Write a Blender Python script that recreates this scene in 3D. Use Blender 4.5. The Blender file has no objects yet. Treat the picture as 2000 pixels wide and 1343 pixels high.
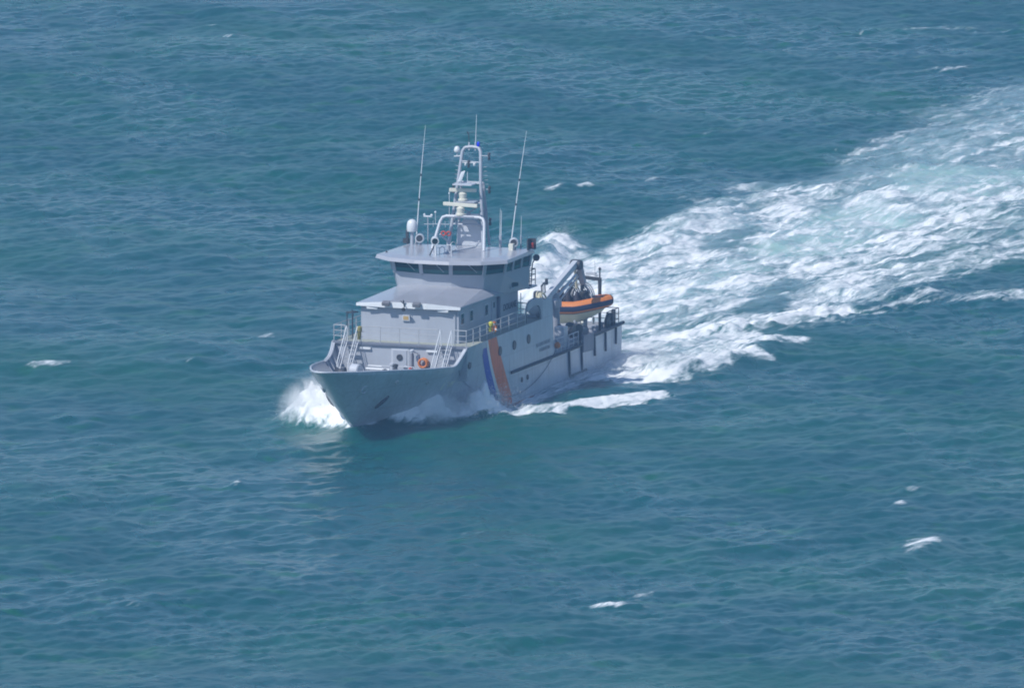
import bpy, bmesh, math, random
import numpy as np
from mathutils import Vector, Matrix, Quaternion

random.seed(7)
RNG = np.random.default_rng(11)
scene = bpy.context.scene
COL = scene.collection
R = math.radians

# ------------------------------------------------------------------ camera
DEP = R(7.9)
cam_d = bpy.data.cameras.new('camera')
cam = bpy.data.objects.new('camera', cam_d)
COL.objects.link(cam)
cam_d.sensor_width = 36.0
cam_d.lens = 450.0
cam_d.clip_start = 1.0
cam_d.clip_end = 30000.0
cam.location = (4.07, -789.43, 113.06)
cam.rotation_euler = (math.pi / 2 - DEP, 0, 0)
scene.camera = cam

# ------------------------------------------------------------------ sky, sun, exposure
SUN = Vector((-0.521, -0.452, 0.74)).normalized()
world = bpy.data.worlds.new('World')
scene.world = world
world.use_nodes = True
wn = world.node_tree
wn.nodes.clear()
w_out = wn.nodes.new('ShaderNodeOutputWorld')
w_bg = wn.nodes.new('ShaderNodeBackground')
w_sky = wn.nodes.new('ShaderNodeTexSky')
w_sky.sky_type = 'NISHITA'
w_sky.sun_disc = False
w_sky.sun_elevation = math.asin(SUN.z)
w_sky.sun_rotation = math.atan2(SUN.x, SUN.y)
w_sky.altitude = 50
w_sky.air_density = 1.0
w_sky.dust_density = 0.3
w_sky.ozone_density = 4.0
w_bg.inputs['Strength'].default_value = 0.12
wn.links.new(w_sky.outputs[0], w_bg.inputs[0])
wn.links.new(w_bg.outputs[0], w_out.inputs['Surface'])

sun_d = bpy.data.lights.new('sun', 'SUN')
sun_d.energy = 3.9
sun_d.angle = R(0.6)
sun_d.color = (1.0, 0.975, 0.94)
sun = bpy.data.objects.new('sun', sun_d)
sun.rotation_euler = (-SUN).to_track_quat('-Z', 'Y').to_euler()
sun.location = (-60, -60, 160)
COL.objects.link(sun)

vs = scene.view_settings
vs.view_transform = 'Standard'
vs.look = 'None'
vs.exposure = 0.0
vs.gamma = 1.0
vs.use_curve_mapping = False
scene.cycles.use_denoising = True
scene.cycles.max_bounces = 16
scene.cycles.diffuse_bounces = 12
scene.cycles.transmission_bounces = 12
scene.cycles.volume_bounces = 8
scene.cycles.pixel_filter_type = 'BLACKMAN_HARRIS'
scene.cycles.filter_width = 1.9

# ------------------------------------------------------------------ materials
MATS = {}


def mat(name, color, rough=0.45, var=0.10, scale=1.2, metal=0.0, streak=0.0, bump=0.0, spec=0.5, coat=0.0):
    """painted / rubber / metal surface: base colour broken up by noise and vertical streaks"""
    if name in MATS:
        return MATS[name]
    m = bpy.data.materials.new(name)
    m.use_nodes = True
    nt = m.node_tree
    b = nt.nodes['Principled BSDF']
    b.inputs['Roughness'].default_value = rough
    b.inputs['Metallic'].default_value = metal
    b.inputs['Specular IOR Level'].default_value = spec
    if coat:
        b.inputs['Coat Weight'].default_value = coat
        b.inputs['Coat Roughness'].default_value = 0.12
    tc = nt.nodes.new('ShaderNodeTexCoord')
    n1 = nt.nodes.new('ShaderNodeTexNoise')
    n1.inputs['Scale'].default_value = scale
    n1.inputs['Detail'].default_value = 6
    n1.inputs['Roughness'].default_value = 0.6
    nt.links.new(tc.outputs['Object'], n1.inputs['Vector'])
    fac = n1.outputs['Fac']
    if streak:
        mp = nt.nodes.new('ShaderNodeMapping')
        mp.inputs['Scale'].default_value = (3.0, 3.0, 0.22)
        nt.links.new(tc.outputs['Object'], mp.inputs['Vector'])
        n2 = nt.nodes.new('ShaderNodeTexNoise')
        n2.inputs['Scale'].default_value = 1.6
        n2.inputs['Detail'].default_value = 5
        nt.links.new(mp.outputs['Vector'], n2.inputs['Vector'])
        mx = nt.nodes.new('ShaderNodeMath')
        mx.operation = 'MULTIPLY_ADD'
        mx.inputs[1].default_value = streak
        nt.links.new(n2.outputs['Fac'], mx.inputs[0])
        sc = nt.nodes.new('ShaderNodeMath')
        sc.operation = 'MULTIPLY'
        sc.inputs[1].default_value = 1 - streak
        nt.links.new(n1.outputs['Fac'], sc.inputs[0])
        nt.links.new(sc.outputs[0], mx.inputs[2])
        fac = mx.outputs[0]
    rp = nt.nodes.new('ShaderNodeMapRange')
    rp.inputs['From Min'].default_value = 0.3
    rp.inputs['From Max'].default_value = 0.7
    rp.inputs['To Min'].default_value = 1 - var
    rp.inputs['To Max'].default_value = 1 + var
    nt.links.new(fac, rp.inputs['Value'])
    mul = nt.nodes.new('ShaderNodeVectorMath')
    mul.operation = 'SCALE'
    mul.inputs[0].default_value = color
    nt.links.new(rp.outputs[0], mul.inputs['Scale'])
    nt.links.new(mul.outputs[0], b.inputs['Base Color'])
    if name == 'hull_grey_paint':
        mp2 = nt.nodes.new('ShaderNodeMapping')
        mp2.inputs['Scale'].default_value = (5.0, 5.0, 0.35)
        nt.links.new(tc.outputs['Object'], mp2.inputs['Vector'])
        n4 = nt.nodes.new('ShaderNodeTexNoise')
        n4.inputs['Scale'].default_value = 1.0
        n4.inputs['Detail'].default_value = 6
        nt.links.new(mp2.outputs['Vector'], n4.inputs['Vector'])
        rr = nt.nodes.new('ShaderNodeMapRange')
        rr.interpolation_type = 'SMOOTHSTEP'
        rr.inputs['From Min'].default_value = 0.60
        rr.inputs['From Max'].default_value = 0.78
        rr.inputs['To Max'].default_value = 0.45
        nt.links.new(n4.outputs['Fac'], rr.inputs['Value'])
        rm = nt.nodes.new('ShaderNodeMix')
        rm.data_type = 'RGBA'
        rm.inputs['B'].default_value = (0.26, 0.19, 0.14, 1)
        nt.links.new(rr.outputs[0], rm.inputs['Factor'])
        nt.links.new(mul.outputs[0], rm.inputs['A'])
        sep = nt.nodes.new('ShaderNodeSeparateXYZ')
        nt.links.new(tc.outputs['Object'], sep.inputs[0])
        cmb = nt.nodes.new('ShaderNodeCombineXYZ')
        nt.links.new(sep.outputs['X'], cmb.inputs['X'])
        nt.links.new(sep.outputs['Z'], cmb.inputs['Y'])
        brk = nt.nodes.new('ShaderNodeTexBrick')
        brk.inputs['Scale'].default_value = 1.0
        brk.inputs['Brick Width'].default_value = 3.1
        brk.inputs['Row Height'].default_value = 1.45
        brk.inputs['Mortar Size'].default_value = 0.018
        brk.inputs['Mortar Smooth'].default_value = 0.6
        brk.inputs['Color1'].default_value = (1, 1, 1, 1)
        brk.inputs['Color2'].default_value = (0.94, 0.94, 0.95, 1)
        brk.inputs['Mortar'].default_value = (0.72, 0.72, 0.74, 1)
        nt.links.new(cmb.outputs[0], brk.inputs['Vector'])
        mm = nt.nodes.new('ShaderNodeMix')
        mm.data_type = 'RGBA'
        mm.blend_type = 'MULTIPLY'
        mm.inputs['Factor'].default_value = 1.0
        nt.links.new(rm.outputs['Result'], mm.inputs['A'])
        nt.links.new(brk.outputs['Color'], mm.inputs['B'])
        nt.links.new(mm.outputs['Result'], b.inputs['Base Color'])
    if bump:
        bp = nt.nodes.new('ShaderNodeBump')
        bp.inputs['Strength'].default_value = bump
        bp.inputs['Distance'].default_value = 0.03
        nt.links.new(n1.outputs['Fac'], bp.inputs['Height'])
        nt.links.new(bp.outputs[0], b.inputs['Normal'])
    if name == 'dark_window_glass':
        b.inputs['IOR'].default_value = 1.45
    MATS[name] = m
    return m


HULL = mat('hull_grey_paint', (0.50, 0.54, 0.585), 0.34, 0.18, 0.5, streak=0.55, bump=0.25)
GREY = mat('superstructure_grey_paint', (0.39, 0.42, 0.475), 0.36, 0.07, 0.8, streak=0.35, bump=0.12)
ROOF = mat('roof_grey_gloss_paint', (0.39, 0.405, 0.455), 0.17, 0.06, 0.7, bump=0.06)
DECK = mat('deck_grey_nonslip', (0.30, 0.32, 0.32), 0.75, 0.12, 2.0, bump=0.3)
DECKG = mat('walkway_olive_grey', (0.36, 0.38, 0.33), 0.75, 0.12, 2.0, bump=0.3)
WHITE = mat('white_paint', (0.70, 0.725, 0.75), 0.35, 0.05, 3.0)
LIGHTG = mat('light_grey_paint', (0.52, 0.55, 0.60), 0.35, 0.06, 2.0)
CREAM = mat('cream_fibreglass', (0.68, 0.67, 0.58), 0.4, 0.06, 3.0)
RUBBER = mat('black_rubber', (0.045, 0.052, 0.066), 0.65, 0.2, 3.0, bump=0.3)
DARK = mat('dark_metal', (0.05, 0.055, 0.065), 0.5, 0.2, 3.0)
STEEL = mat('galvanised_tube', (0.52, 0.53, 0.55), 0.35, 0.08, 3.0, metal=0.25)
ORANGE = mat('orange_paint', (0.66, 0.21, 0.045), 0.5, 0.12, 1.5, streak=0.5)
STRIPE_R = mat('hull_stripe_red_orange', (0.90, 0.19, 0.045), 0.45, 0.2, 0.6, streak=0.6)
STRIPE_B = mat('hull_stripe_blue', (0.010, 0.05, 0.42), 0.4, 0.12, 0.8, streak=0.4)
STRIPE_W = mat('hull_stripe_white', (0.75, 0.75, 0.75), 0.4, 0.06, 1.5)
RED = mat('antifouling_red', (0.27, 0.06, 0.045), 0.55, 0.2, 0.7, streak=0.4)
NAVY = mat('boat_tube_navy', (0.018, 0.028, 0.075), 0.55, 0.15, 2.0)
BHULL = mat('boat_hull_grey_white', (0.62, 0.61, 0.47), 0.4, 0.1, 1.5)
YELL = mat('marker_yellow_green', (0.55, 0.52, 0.06), 0.5, 0.1, 4.0)
OLIVE = mat('marker_olive', (0.25, 0.22, 0.06), 0.6, 0.1, 4.0)
REDP = mat('valve_red', (0.55, 0.06, 0.03), 0.45, 0.1, 4.0)
BLUEL = mat('blue_lamp_lens', (0.01, 0.03, 0.75), 0.15, 0.05, 4.0)
INK = mat('lettering_dark', (0.035, 0.05, 0.075), 0.5, 0.1, 4.0)
FAINT = mat('lettering_faint', (0.34, 0.36, 0.41), 0.5, 0.1, 4.0)
PALE = mat('lettering_pale', (0.80, 0.80, 0.62), 0.4, 0.1, 4.0)
ROPE = mat('rope_blue_grey', (0.07, 0.10, 0.17), 0.8, 0.2, 8.0)
COIL = mat('hose_cream', (0.62, 0.58, 0.42), 0.7, 0.15, 6.0)
SIGN = mat('plate_ochre', (0.45, 0.31, 0.12), 0.5, 0.1, 4.0)
SKINB = mat('seat_black', (0.03, 0.03, 0.045), 0.6, 0.15, 4.0)
GLASS = mat('dark_window_glass', (0.008, 0.034, 0.042), 0.05, 0.2, 1.0)
GLASS_SEA = mat('glass_painted_sea_teal', (0.015, 0.115, 0.12), 0.08, 0.25, 1.0)  # sea showing in the lower bridge panes, painted into the colour as teal
PORT = mat('porthole_dark_glass', (0.012, 0.02, 0.035), 0.35, 0.2, 1.0)
INTER = mat('bridge_interior', (0.05, 0.055, 0.06), 0.8, 0.2, 2.0)


# ------------------------------------------------------------------ mesh helpers
class MB:
    def __init__(self):
        self.v = []
        self.f = []

    def add(self, vs_, fs_):
        o = len(self.v)
        self.v.extend([tuple(p) for p in vs_])
        self.f.extend([tuple(i + o for i in f_) for f_ in fs_])
        return self

    def box(self, x0, x1, y0, y1, z0, z1):
        vs_ = [(x, y, z) for z in (z0, z1) for y in (y0, y1) for x in (x0, x1)]
        return self.add(vs_, [(0, 2, 3, 1), (4, 5, 7, 6), (0, 1, 5, 4), (2, 6, 7, 3), (0, 4, 6, 2), (1, 3, 7, 5)])

    def obox(self, c, ax, ay, az):
        """box from centre and three half-axis vectors"""
        c, ax, ay, az = Vector(c), Vector(ax), Vector(ay), Vector(az)
        vs_ = [c + sx * ax + sy * ay + sz * az for sz in (-1, 1) for sy in (-1, 1) for sx in (-1, 1)]
        return self.add(vs_, [(0, 2, 3, 1), (4, 5, 7, 6), (0, 1, 5, 4), (2, 6, 7, 3), (0, 4, 6, 2), (1, 3, 7, 5)])

    def beam(self, p0, p1, w, h, up=(0, 0, 1)):
        p0, p1 = Vector(p0), Vector(p1)
        d = (p1 - p0)
        L = d.length
        d.normalize()
        s = d.cross(Vector(up))
        if s.length < 1e-4:
            s = Vector((1, 0, 0))
        s.normalize()
        u = s.cross(d)
        return self.obox((p0 + p1) / 2, d * L / 2, s * w / 2, u * h / 2)

    def tube(self, p0, p1, r, r1=None, n=8):
        return self.path([p0, p1], [r, r if r1 is None else r1], n)

    def path(self, pts, r, n=8, closed=False):
        pts = [Vector(p) for p in pts]
        if not isinstance(r, (list, tuple)):
            r = [r] * len(pts)
        rings = []
        prev = None
        m = len(pts)
        for i, p in enumerate(pts):
            if closed:
                t = pts[(i + 1) % m] - pts[i - 1]
            else:
                t = pts[min(i + 1, m - 1)] - pts[max(i - 1, 0)]
            t.normalize()
            a = prev if prev is not None else (Vector((0, 0, 1)) if abs(t.z) < 0.9 else Vector((1, 0, 0)))
            s = a - t * a.dot(t)
            if s.length < 1e-5:
                s = t.orthogonal()
            s.normalize()
            prev = s
            b = t.cross(s)
            rings.append([p + (s * math.cos(2 * math.pi * k / n) + b * math.sin(2 * math.pi * k / n)) * r[i] for k in range(n)])
        vs_ = [q for g in rings for q in g]
        fs_ = []
        for i in range(m if closed else m - 1):
            j = (i + 1) % m
            for k in range(n):
                k2 = (k + 1) % n
                fs_.append((i * n + k, i * n + k2, j * n + k2, j * n + k))
        if not closed:
            fs_.append(tuple(range(n - 1, -1, -1)))
            fs_.append(tuple((m - 1) * n + k for k in range(n)))
        return self.add(vs_, fs_)

    def lathe(self, prof, c=(0, 0, 0), axis=(0, 0, 1), n=16):
        """prof: list of (radius, height along axis)"""
        q = Vector((0, 0, 1)).rotation_difference(Vector(axis).normalized())
        c = Vector(c)
        vs_, fs_ = [], []
        for (r, h) in prof:
            for k in range(n):
                a = 2 * math.pi * k / n
                vs_.append(c + q @ Vector((r * math.cos(a), r * math.sin(a), h)))
        for i in range(len(prof) - 1):
            for k in range(n):
                k2 = (k + 1) % n
                fs_.append((i * n + k, i * n + k2, (i + 1) * n + k2, (i + 1) * n + k))
        fs_.append(tuple(range(n - 1, -1, -1)))
        fs_.append(tuple((len(prof) - 1) * n + k for k in range(n)))
        return self.add(vs_, fs_)

    def prism(self, poly, off):
        """poly: list of 3-D points in one plane, extruded by the vector off"""
        off = Vector(off)
        n = len(poly)
        a = [Vector(p) for p in poly]
        b = [p + off for p in a]
        fs_ = [tuple(range(n - 1, -1, -1)), tuple(range(n, 2 * n))]
        for i in range(n):
            j = (i + 1) % n
            fs_.append((i, j, n + j, n + i))
        return self.add(a + b, fs_)

    def torus(self, c, axis, Rr, r, n=20, m=8):
        q = Vector((0, 0, 1)).rotation_difference(Vector(axis).normalized())
        c = Vector(c)
        pts = [c + q @ Vector((Rr * math.cos(2 * math.pi * k / n), Rr * math.sin(2 * math.pi * k / n), 0)) for k in range(n)]
        return self.path(pts, r, m, closed=True)

    def grid(self, rows):
        nr, nc = len(rows), len(rows[0])
        vs_ = [p for r_ in rows for p in r_]
        fs_ = []
        for i in range(nr - 1):
            for j in range(nc - 1):
                fs_.append((i * nc + j, i * nc + j + 1, (i + 1) * nc + j + 1, (i + 1) * nc + j))
        return self.add(vs_, fs_)

    def build(self, name, material, parent=None, smooth=False, bevel=0.0):
        bm = bmesh.new()
        vv = [bm.verts.new(p) for p in self.v]
        for f_ in self.f:
            try:
                bm.faces.new([vv[i] for i in f_])
            except ValueError:
                pass
        bmesh.ops.remove_doubles(bm, verts=bm.verts, dist=1e-5)
        bmesh.ops.recalc_face_normals(bm, faces=bm.faces)
        if bevel:
            ed = [e for e in bm.edges if len(e.link_faces) == 2 and e.calc_face_angle(0) > 0.4]
            bmesh.ops.bevel(bm, geom=ed, offset=bevel, segments=2, profile=0.6, affect='EDGES')
        me = bpy.data.meshes.new(name)
        bm.to_mesh(me)
        bm.free()
        if smooth:
            for p in me.polygons:
                p.use_smooth = True
            if smooth == 'auto':
                me.set_sharp_from_angle(angle=R(38))
        me.materials.append(material)
        o = bpy.data.objects.new(name, me)
        COL.objects.link(o)
        o.parent = parent
        return o


def empty(name, parent=None, loc=(0, 0, 0)):
    o = bpy.data.objects.new(name, None)
    o.empty_display_size = 0.3
    COL.objects.link(o)
    o.location = loc
    o.parent = parent
    return o


def tag(o, label, cat=None, group=None, kind=None):
    o['label'] = label
    if cat:
        o['category'] = cat
    if group:
        o['group'] = group
    if kind:
        o['kind'] = kind
    return o


def interp(x, tab):
    xs_ = [t[0] for t in tab]
    ys_ = [t[1] for t in tab]
    return float(np.interp(x, xs_, ys_))


# ------------------------------------------------------------------ ship frame
HEAD = -(math.pi / 2 + R(19.5))
SHIP_Z = 0.25
SHIP_M = Matrix.Translation((0, 0, SHIP_Z)) @ Matrix.Rotation(HEAD, 4, 'Z')
SP, CP = math.sin(R(19.5)), math.cos(R(19.5))


def to_ship(x, y):
    """world -> ship plan coordinates (numpy friendly)"""
    return -SP * x - CP * y, CP * x - SP * y


# hull lines ---------------------------------------------------------------
STEM = [(-1.6, 14.6), (-0.6, 15.5), (0, 16.1), (0.65, 17.3), (1.4, 18.2), (2.1, 18.95), (3.16, 20.3), (3.8, 21.3), (4.45, 22.6)]
B_TOP = [(-21.2, 4.3), (-18, 4.36), (-8, 4.38), (2, 4.38), (8.5, 4.46), (10.4, 4.28), (13, 3.84), (15, 3.36), (17, 2.74), (19, 2.0),
         (20.5, 1.38), (21.5, 0.95), (22.2, 0.58), (22.5, 0.25), (22.6, 0.0)]
B_WL = [(-21.2, 4.2), (-16, 4.5), (-6, 4.56), (0, 4.5), (2, 4.38), (5, 3.9), (8, 3.1), (10, 2.4), (12, 1.62), (14, 0.8), (15, 0.4), (16.1, 0.0), (30, 0)]
SHEER = [(10.4, 3.36), (14, 3.66), (17, 3.95), (20, 4.2), (22.6, 4.45)]


def z_stem(X):
    return float(np.interp(X, [s[1] for s in STEM], [s[0] for s in STEM])) if X > 14.6 else -1.6


def z_ref(X):
    if X <= 8.5:
        return 4.35
    if X < 10.4:
        return 4.35 + (3.36 - 4.35) * (X - 8.5) / 1.9
    return interp(X, SHEER)


def z_top(X):
    if X <= -12.75:
        return 2.05
    if X <= -7.5:
        return 1.78
    if X <= -5.6:
        return 5.45
    if X <= 8.5:
        return 4.35
    if X < 10.6:
        t = (X - 8.5) / 2.1
        s = interp(10.6, SHEER)
        return s + (4.35 - s) * (1 - t) ** 1.9
    return interp(X, SHEER)


def hb(X, z):
    """half breadth of the hull at station X and height z"""
    bt, bw, zr = interp(X, B_TOP), interp(X, B_WL), max(z_ref(X), 0.5)
    if X > 16.1:
        zs = z_stem(X)
        t = max(0.0, min(1.0, (z - zs) / max((zr - 0.15 * min(1.0, (22.6 - X) / 3.5)) - zs, 0.02)))
        e = float(np.interp(X, [16.1, 22.6], [0.82, 0.62]))
        return bt * t ** e
    if z < 0:
        return bw * (1 - 0.14 * min(1.0, -z / 1.6) ** 1.6) if X < 12 else max(0.0, bw * (1 + z / max(0.3, -z_stem(X) + 0.001)))
    t = min(1.3, z / zr)
    if X > 8.5:
        t = min(1.0, z / (zr - 0.15 * min(1.0, (X - 8.5) / 3)))
    if X < 5:
        return bw + (bt - bw) * t
    e = float(np.interp(X, [5, 12, 16.1], [1.0, 0.88, 0.82]))
    return bw + (bt - bw) * t ** e


ship = empty('patrol_ship')
ship.matrix_world = SHIP_M
tag(ship, 'grey customs patrol ship with lattice mast and red white blue hull stripe', 'ship')

# hull shell ----------------------------------------------------------------
st = list(np.linspace(-21.2, -12.76, 14)) + [-12.74] + list(np.linspace(-12.3, -7.51, 7)) + [-7.49, -6.6, -5.61, -5.59]
st += list(np.linspace(-5, 8.4, 22)) + list(np.linspace(8.5, 10.6, 11)) + list(np.linspace(10.9, 16, 16)) + list(np.linspace(16.3, 22.2, 20)) + [22.4, 22.52, 22.58, 22.6]
NR = 24
hull_mb = MB()
for s in (1, -1):
    rows = []
    for X in st:
        zb, zt = (z_stem(X) if X > 14.6 else -1.6), z_top(X)
        row = []
        for i in range(NR):
            t = i / (NR - 1)
            z = zb + (zt - zb) * t
            row.append((X, s * hb(X, z), z))
        rows.append(row)
    hull_mb.grid(rows)
# transom
tr = [(-21.2, y, z) for (y, z) in [(-hb(-21.2, 2.05), 2.05)] + [(-hb(-21.2, z), z) for z in (1.2, 0, -1.6)] + [(hb(-21.2, z), z) for z in (-1.6, 0, 1.2, 2.05)]]
hull_mb.add(tr, [tuple(range(len(tr)))])
hull = hull_mb.build('hull', HULL, ship, smooth='auto')


def side_patch(name, material, pts, s=1, off=0.012, parent=hull, nu=1):
    """strip lying on the hull plating: pts = list of (X_left, X_right, z)"""
    mb = MB()
    rows = []
    for (xa, xb, z) in pts:
        rows.append([(xa + (xb - xa) * k / nu, s * (hb(xa + (xb - xa) * k / nu, z) + off), z) for k in range(nu + 1)])
    mb.grid(rows)
    return mb.build(name, material, parent, smooth=True)


# boot topping and the slanted stripe on both sides
for s in (1, -1):
    zs_ = [-1.3, -0.9, -0.5, -0.22]
    mb = MB()
    mb.grid([[(X, s * (hb(X, z) + 0.012), z) for X in np.linspace(-21, 12.5, 40)] for z in zs_])
    mb.build('boot_topping', RED, hull, smooth=True)
    zz = list(np.linspace(-0.6, 4.33, 12))

    def sx(z):
        return 4.75 + 0.654 * (z - 4.33) + (0.0 if z > 0.35 else (0.35 - z) * 0.55)
    side_patch('blue_stripe', STRIPE_B, [(sx(z) + 1.25 - max(0, (z - 3.6)) * 1.1, sx(z) + 0.36, z) for z in zz if z < 4.2], s, nu=3)
    side_patch('white_stripe', STRIPE_W, [(sx(z) + 0.36, sx(z), z) for z in zz], s, off=0.014)
    side_patch('red_orange_stripe', STRIPE_R, [(sx(z), sx(z) - 1.65, z) for z in zz], s, nu=3)

# rubbing strakes ------------------------------------------------------------
for s in (1, -1):
    mb = MB()
    xs_ = list(np.linspace(0.6, -12.7, 16))
    mb.path([(X, s * (hb(X, 1.76) + 0.05), 1.76) for X in xs_], 0.10, 8)
    mb.build('fender_strake', RUBBER, hull, smooth='auto')
    mb = MB()
    mb.path([(X, s * (hb(X, 2.03) + 0.03), 2.06) for X in np.linspace(-14.9, -21.35, 8)], 0.12, 8)
    mb.build('fender_strake', RUBBER, hull, smooth='auto')
    for X, z0, z1 in ((-10.15, 0.1, 1.7), (-12.55, 0.1, 1.7), (-15.1, 0.75, 1.95), (-17.4, 0.75, 1.95), (-19.7, 0.9, 1.95)):
        mb = MB()
        mb.path([(X, s * (hb(X, z) + 0.05), z) for z in np.linspace(z0, z1, 5)], 0.085, 8)
        mb.build('fender_bar', RUBBER, hull, smooth='auto')
    mb = MB()
    mb.path([(X, s * (hb(X, 0.1) + 0.05), 0.1) for X in np.linspace(-10.1, -13.4, 6)], 0.075, 8)
    mb.build('fender_bar', RUBBER, hull, smooth='auto')
    # boarding gate in the bulwark
    mb = MB()
    pa = [(-12.85, 1.25), (-14.9, 1.15), (-14.9, 2.28), (-12.85, 2.32)]
    mb.prism([(x, s * (hb(x, 1.8) + 0.03), z) for x, z in pa], (0, s * 0.07, 0))
    mb.build('boarding_gate', mat('gate_slate_paint', (0.16, 0.185, 0.24), 0.5, 0.12, 1.0, streak=0.4), hull, bevel=0.02)
    # portholes
    for X, z, r in ((7.35, 3.15, 0.24), (2.4, 3.35, 0.25), (-0.15, 3.38, 0.25), (-2.8, 3.42, 0.25), (-1.35, 1.05, 0.14), (-2.4, 1.08, 0.14)):
        mb = MB()
        mb.lathe([(r * 1.18, -0.02), (r * 1.18, 0.03), (r, 0.035), (r, 0.0), (0.01, 0.0)], (X, s * (hb(X, z) + 0.01), z), (0, s, 0), 18)
        mb.build('porthole', DARK, hull, smooth='auto')
        mb = MB()
        mb.lathe([(r * 1.02, 0.022), (0.01, 0.026)], (X, s * (hb(X, z) + 0.012), z), (0, s, 0), 18)
        mb.build('porthole_glass', PORT, hull)

# scupper fittings, hawse pipe and anchors at the bow
for s in (1, -1):
    for X, z in ((16.2, 3.15), (12.9, 2.75)):
        y = s * hb(X, z)
        MB().lathe([(0.17, -0.03), (0.15, 0.06), (0.07, 0.07), (0.06, 0.0)], (X, y, z), (0.25, s, -0.35), 12).build('fairlead', STEEL, hull, smooth='auto')
    X, z = 18.6, 2.95
    y = s * hb(X, z)
    MB().torus((X, y, z), (0.35, s, -0.6), 0.27, 0.07).build('hawse_ring', HULL, hull, smooth=True)
    X, z = 16.4, 1.95
    mb = MB()
    pts = [(X - 0.3, z + 0.3, 0.05), (X - 0.15, z + 0.12, 0.11), (X, z - 0.05, 0.13), (X + 0.12, z - 0.25, 0.11), (X + 0.16, z - 0.42, 0.04)]
    mb.path([(a_, s * (hb(a_, b_) + 0.05), b_) for a_, b_, c_ in pts], [q_[2] for q_ in pts], 8)
    mb.build('anchor', DARK, hull, smooth='auto')


def text_mesh(name, body, size, material, parent, origin, xdir, zdir, depth=0.006, shear=0.0):
    cu = bpy.data.curves.new(name, 'FONT')
    cu.body = body
    cu.size = size
    cu.extrude = depth
    cu.shear = shear
    cu.offset = size * 0.012
    cu.space_character = 1.05
    tmp = bpy.data.objects.new(name, cu)
    COL.objects.link(tmp)
    bpy.context.view_layer.update()
    me = bpy.data.meshes.new_from_object(tmp.evaluated_get(bpy.context.evaluated_depsgraph_get()))
    bpy.data.objects.remove(tmp)
    me.materials.clear()
    me.materials.append(material)
    o = bpy.data.objects.new(name, me)
    COL.objects.link(o)
    o.parent = parent
    xd, zd = Vector(xdir).normalized(), Vector(zdir).normalized()
    zd = (zd - xd * zd.dot(xd)).normalized()
    nd = xd.cross(zd)
    M = Matrix((xd, zd, nd)).transposed().to_4x4()
    M.translation = Vector(origin)
    o.matrix_local = M
    return o


def hull_text(body, X0, X1, z, size, material, s=1, shear=0.0):
    a = Vector((X0, s * (hb(X0, z) + 0.03), z))
    b = Vector((X1, s * (hb(X1, z) + 0.03), z))
    up = Vector((X0, s * (hb(X0, z + 0.5)), z + 0.5)) - Vector((X0, s * hb(X0, z), z))
    return text_mesh('hull_lettering', body, size, material, hull, a, b - a, up, shear=shear)


hull_text('DF P1', 10.9, 8.6, 2.0, 0.66, PALE, 1, 0.35)
hull_text('JACQUES OUDART', -4.2, -7.4, 2.72, 0.30, FAINT, 1)
hull_text('FOURMENTIN', -4.7, -7.2, 2.36, 0.30, FAINT, 1)

# decks and inner bulwarks ---------------------------------------------------
mb = MB()
xs_ = list(np.linspace(8.5, 20.8, 24))
mb.grid([[(X, s * max(0.02, hb(X, 2.3) - 0.05), 2.3) for s in (-1, 1)] for X in xs_ if z_stem(X) < 2.28])
mb.build('foredeck', DECK, ship)
mb = MB()
mb.grid([[(X, s * (hb(X, 4.3) - 0.04), 4.31) for s in (-1, 1)] for X in np.linspace(-7.45, 8.42, 12)])
mb.build('upper_deck', DECKG, ship)
mb = MB()
mb.grid([[(X, s * (hb(X, 1.7) - 0.05), 1.72) for s in (-1, 1)] for X in np.linspace(-21.1, -7.5, 12)])
mb.build('aft_deck', DECK, ship)
MB().box(-7.48, -7.38, -4.3, 4.3, 1.72, 4.3).build('aft_bulkhead', GREY, ship)
# bow bulwark: inner plating, cap rail, stiffeners
bul = empty('bow_bulwark', ship)
bx = list(np.linspace(8.52, 10.6, 9)) + list(np.linspace(10.9, 22.0, 30)) + [22.25, 22.42]
for s in (1, -1):
    mb = MB()
    rows = []
    for X in bx:
        zt = z_top(X)
        z0 = max(2.3, z_stem(X) + 0.25)
        rows.append([(X, s * max(0.0, hb(X, z0 + (zt - z0) * t) - 0.09), z0 + (zt - z0) * t) for t in (0, 0.25, 0.5, 0.75, 0.99)])
    mb.grid(rows)
    mb.build('inner_plating', GREY, bul, smooth='auto')
    for X in np.arange(9.4, 20.4, 0.62):
        zt = z_top(X) - 0.05
        z0 = max(2.3, z_stem(X) + 0.3)
        y0, y1 = hb(X, z0) - 0.09, hb(X, zt) - 0.09
        if y0 < 0.5:
            continue
        MB().prism([(X - 0.025, s * y0, z0), (X - 0.025, s * (y0 - 0.32), z0), (X - 0.025, s * (y1 - 0.12), zt), (X - 0.025, s * y1, zt)], (0.05, 0, 0)).build('stiffener', GREY, bul)
mb = MB()
cap = [(X, hb(X, z_top(X)) - 0.04, z_top(X) + 0.02) for X in bx] + [(22.56, 0.0, 4.47)] + [(X, -hb(X, z_top(X)) + 0.04, z_top(X) + 0.02) for X in reversed(bx)]
mb.path(cap, 0.065, 8)
mb.build('cap_rail', LIGHTG, bul, smooth=True)
# flat face of the bulwark step, lit along its edge
for s in (1, -1):
    mb = MB()
    rows = []
    for X in np.linspace(8.45, 10.9, 12):
        z = z_top(X) + 0.05
        rows.append([(X, s * (hb(X, z_top(X)) + 0.02), z), (X, s * (hb(X, z_top(X)) - 0.22), z)])
    mb.grid(rows)
    o = mb.build('step_flange', LIGHTG, bul, smooth=True)
    o.modifiers.new('thick', 'SOLIDIFY').thickness = 0.05
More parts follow.
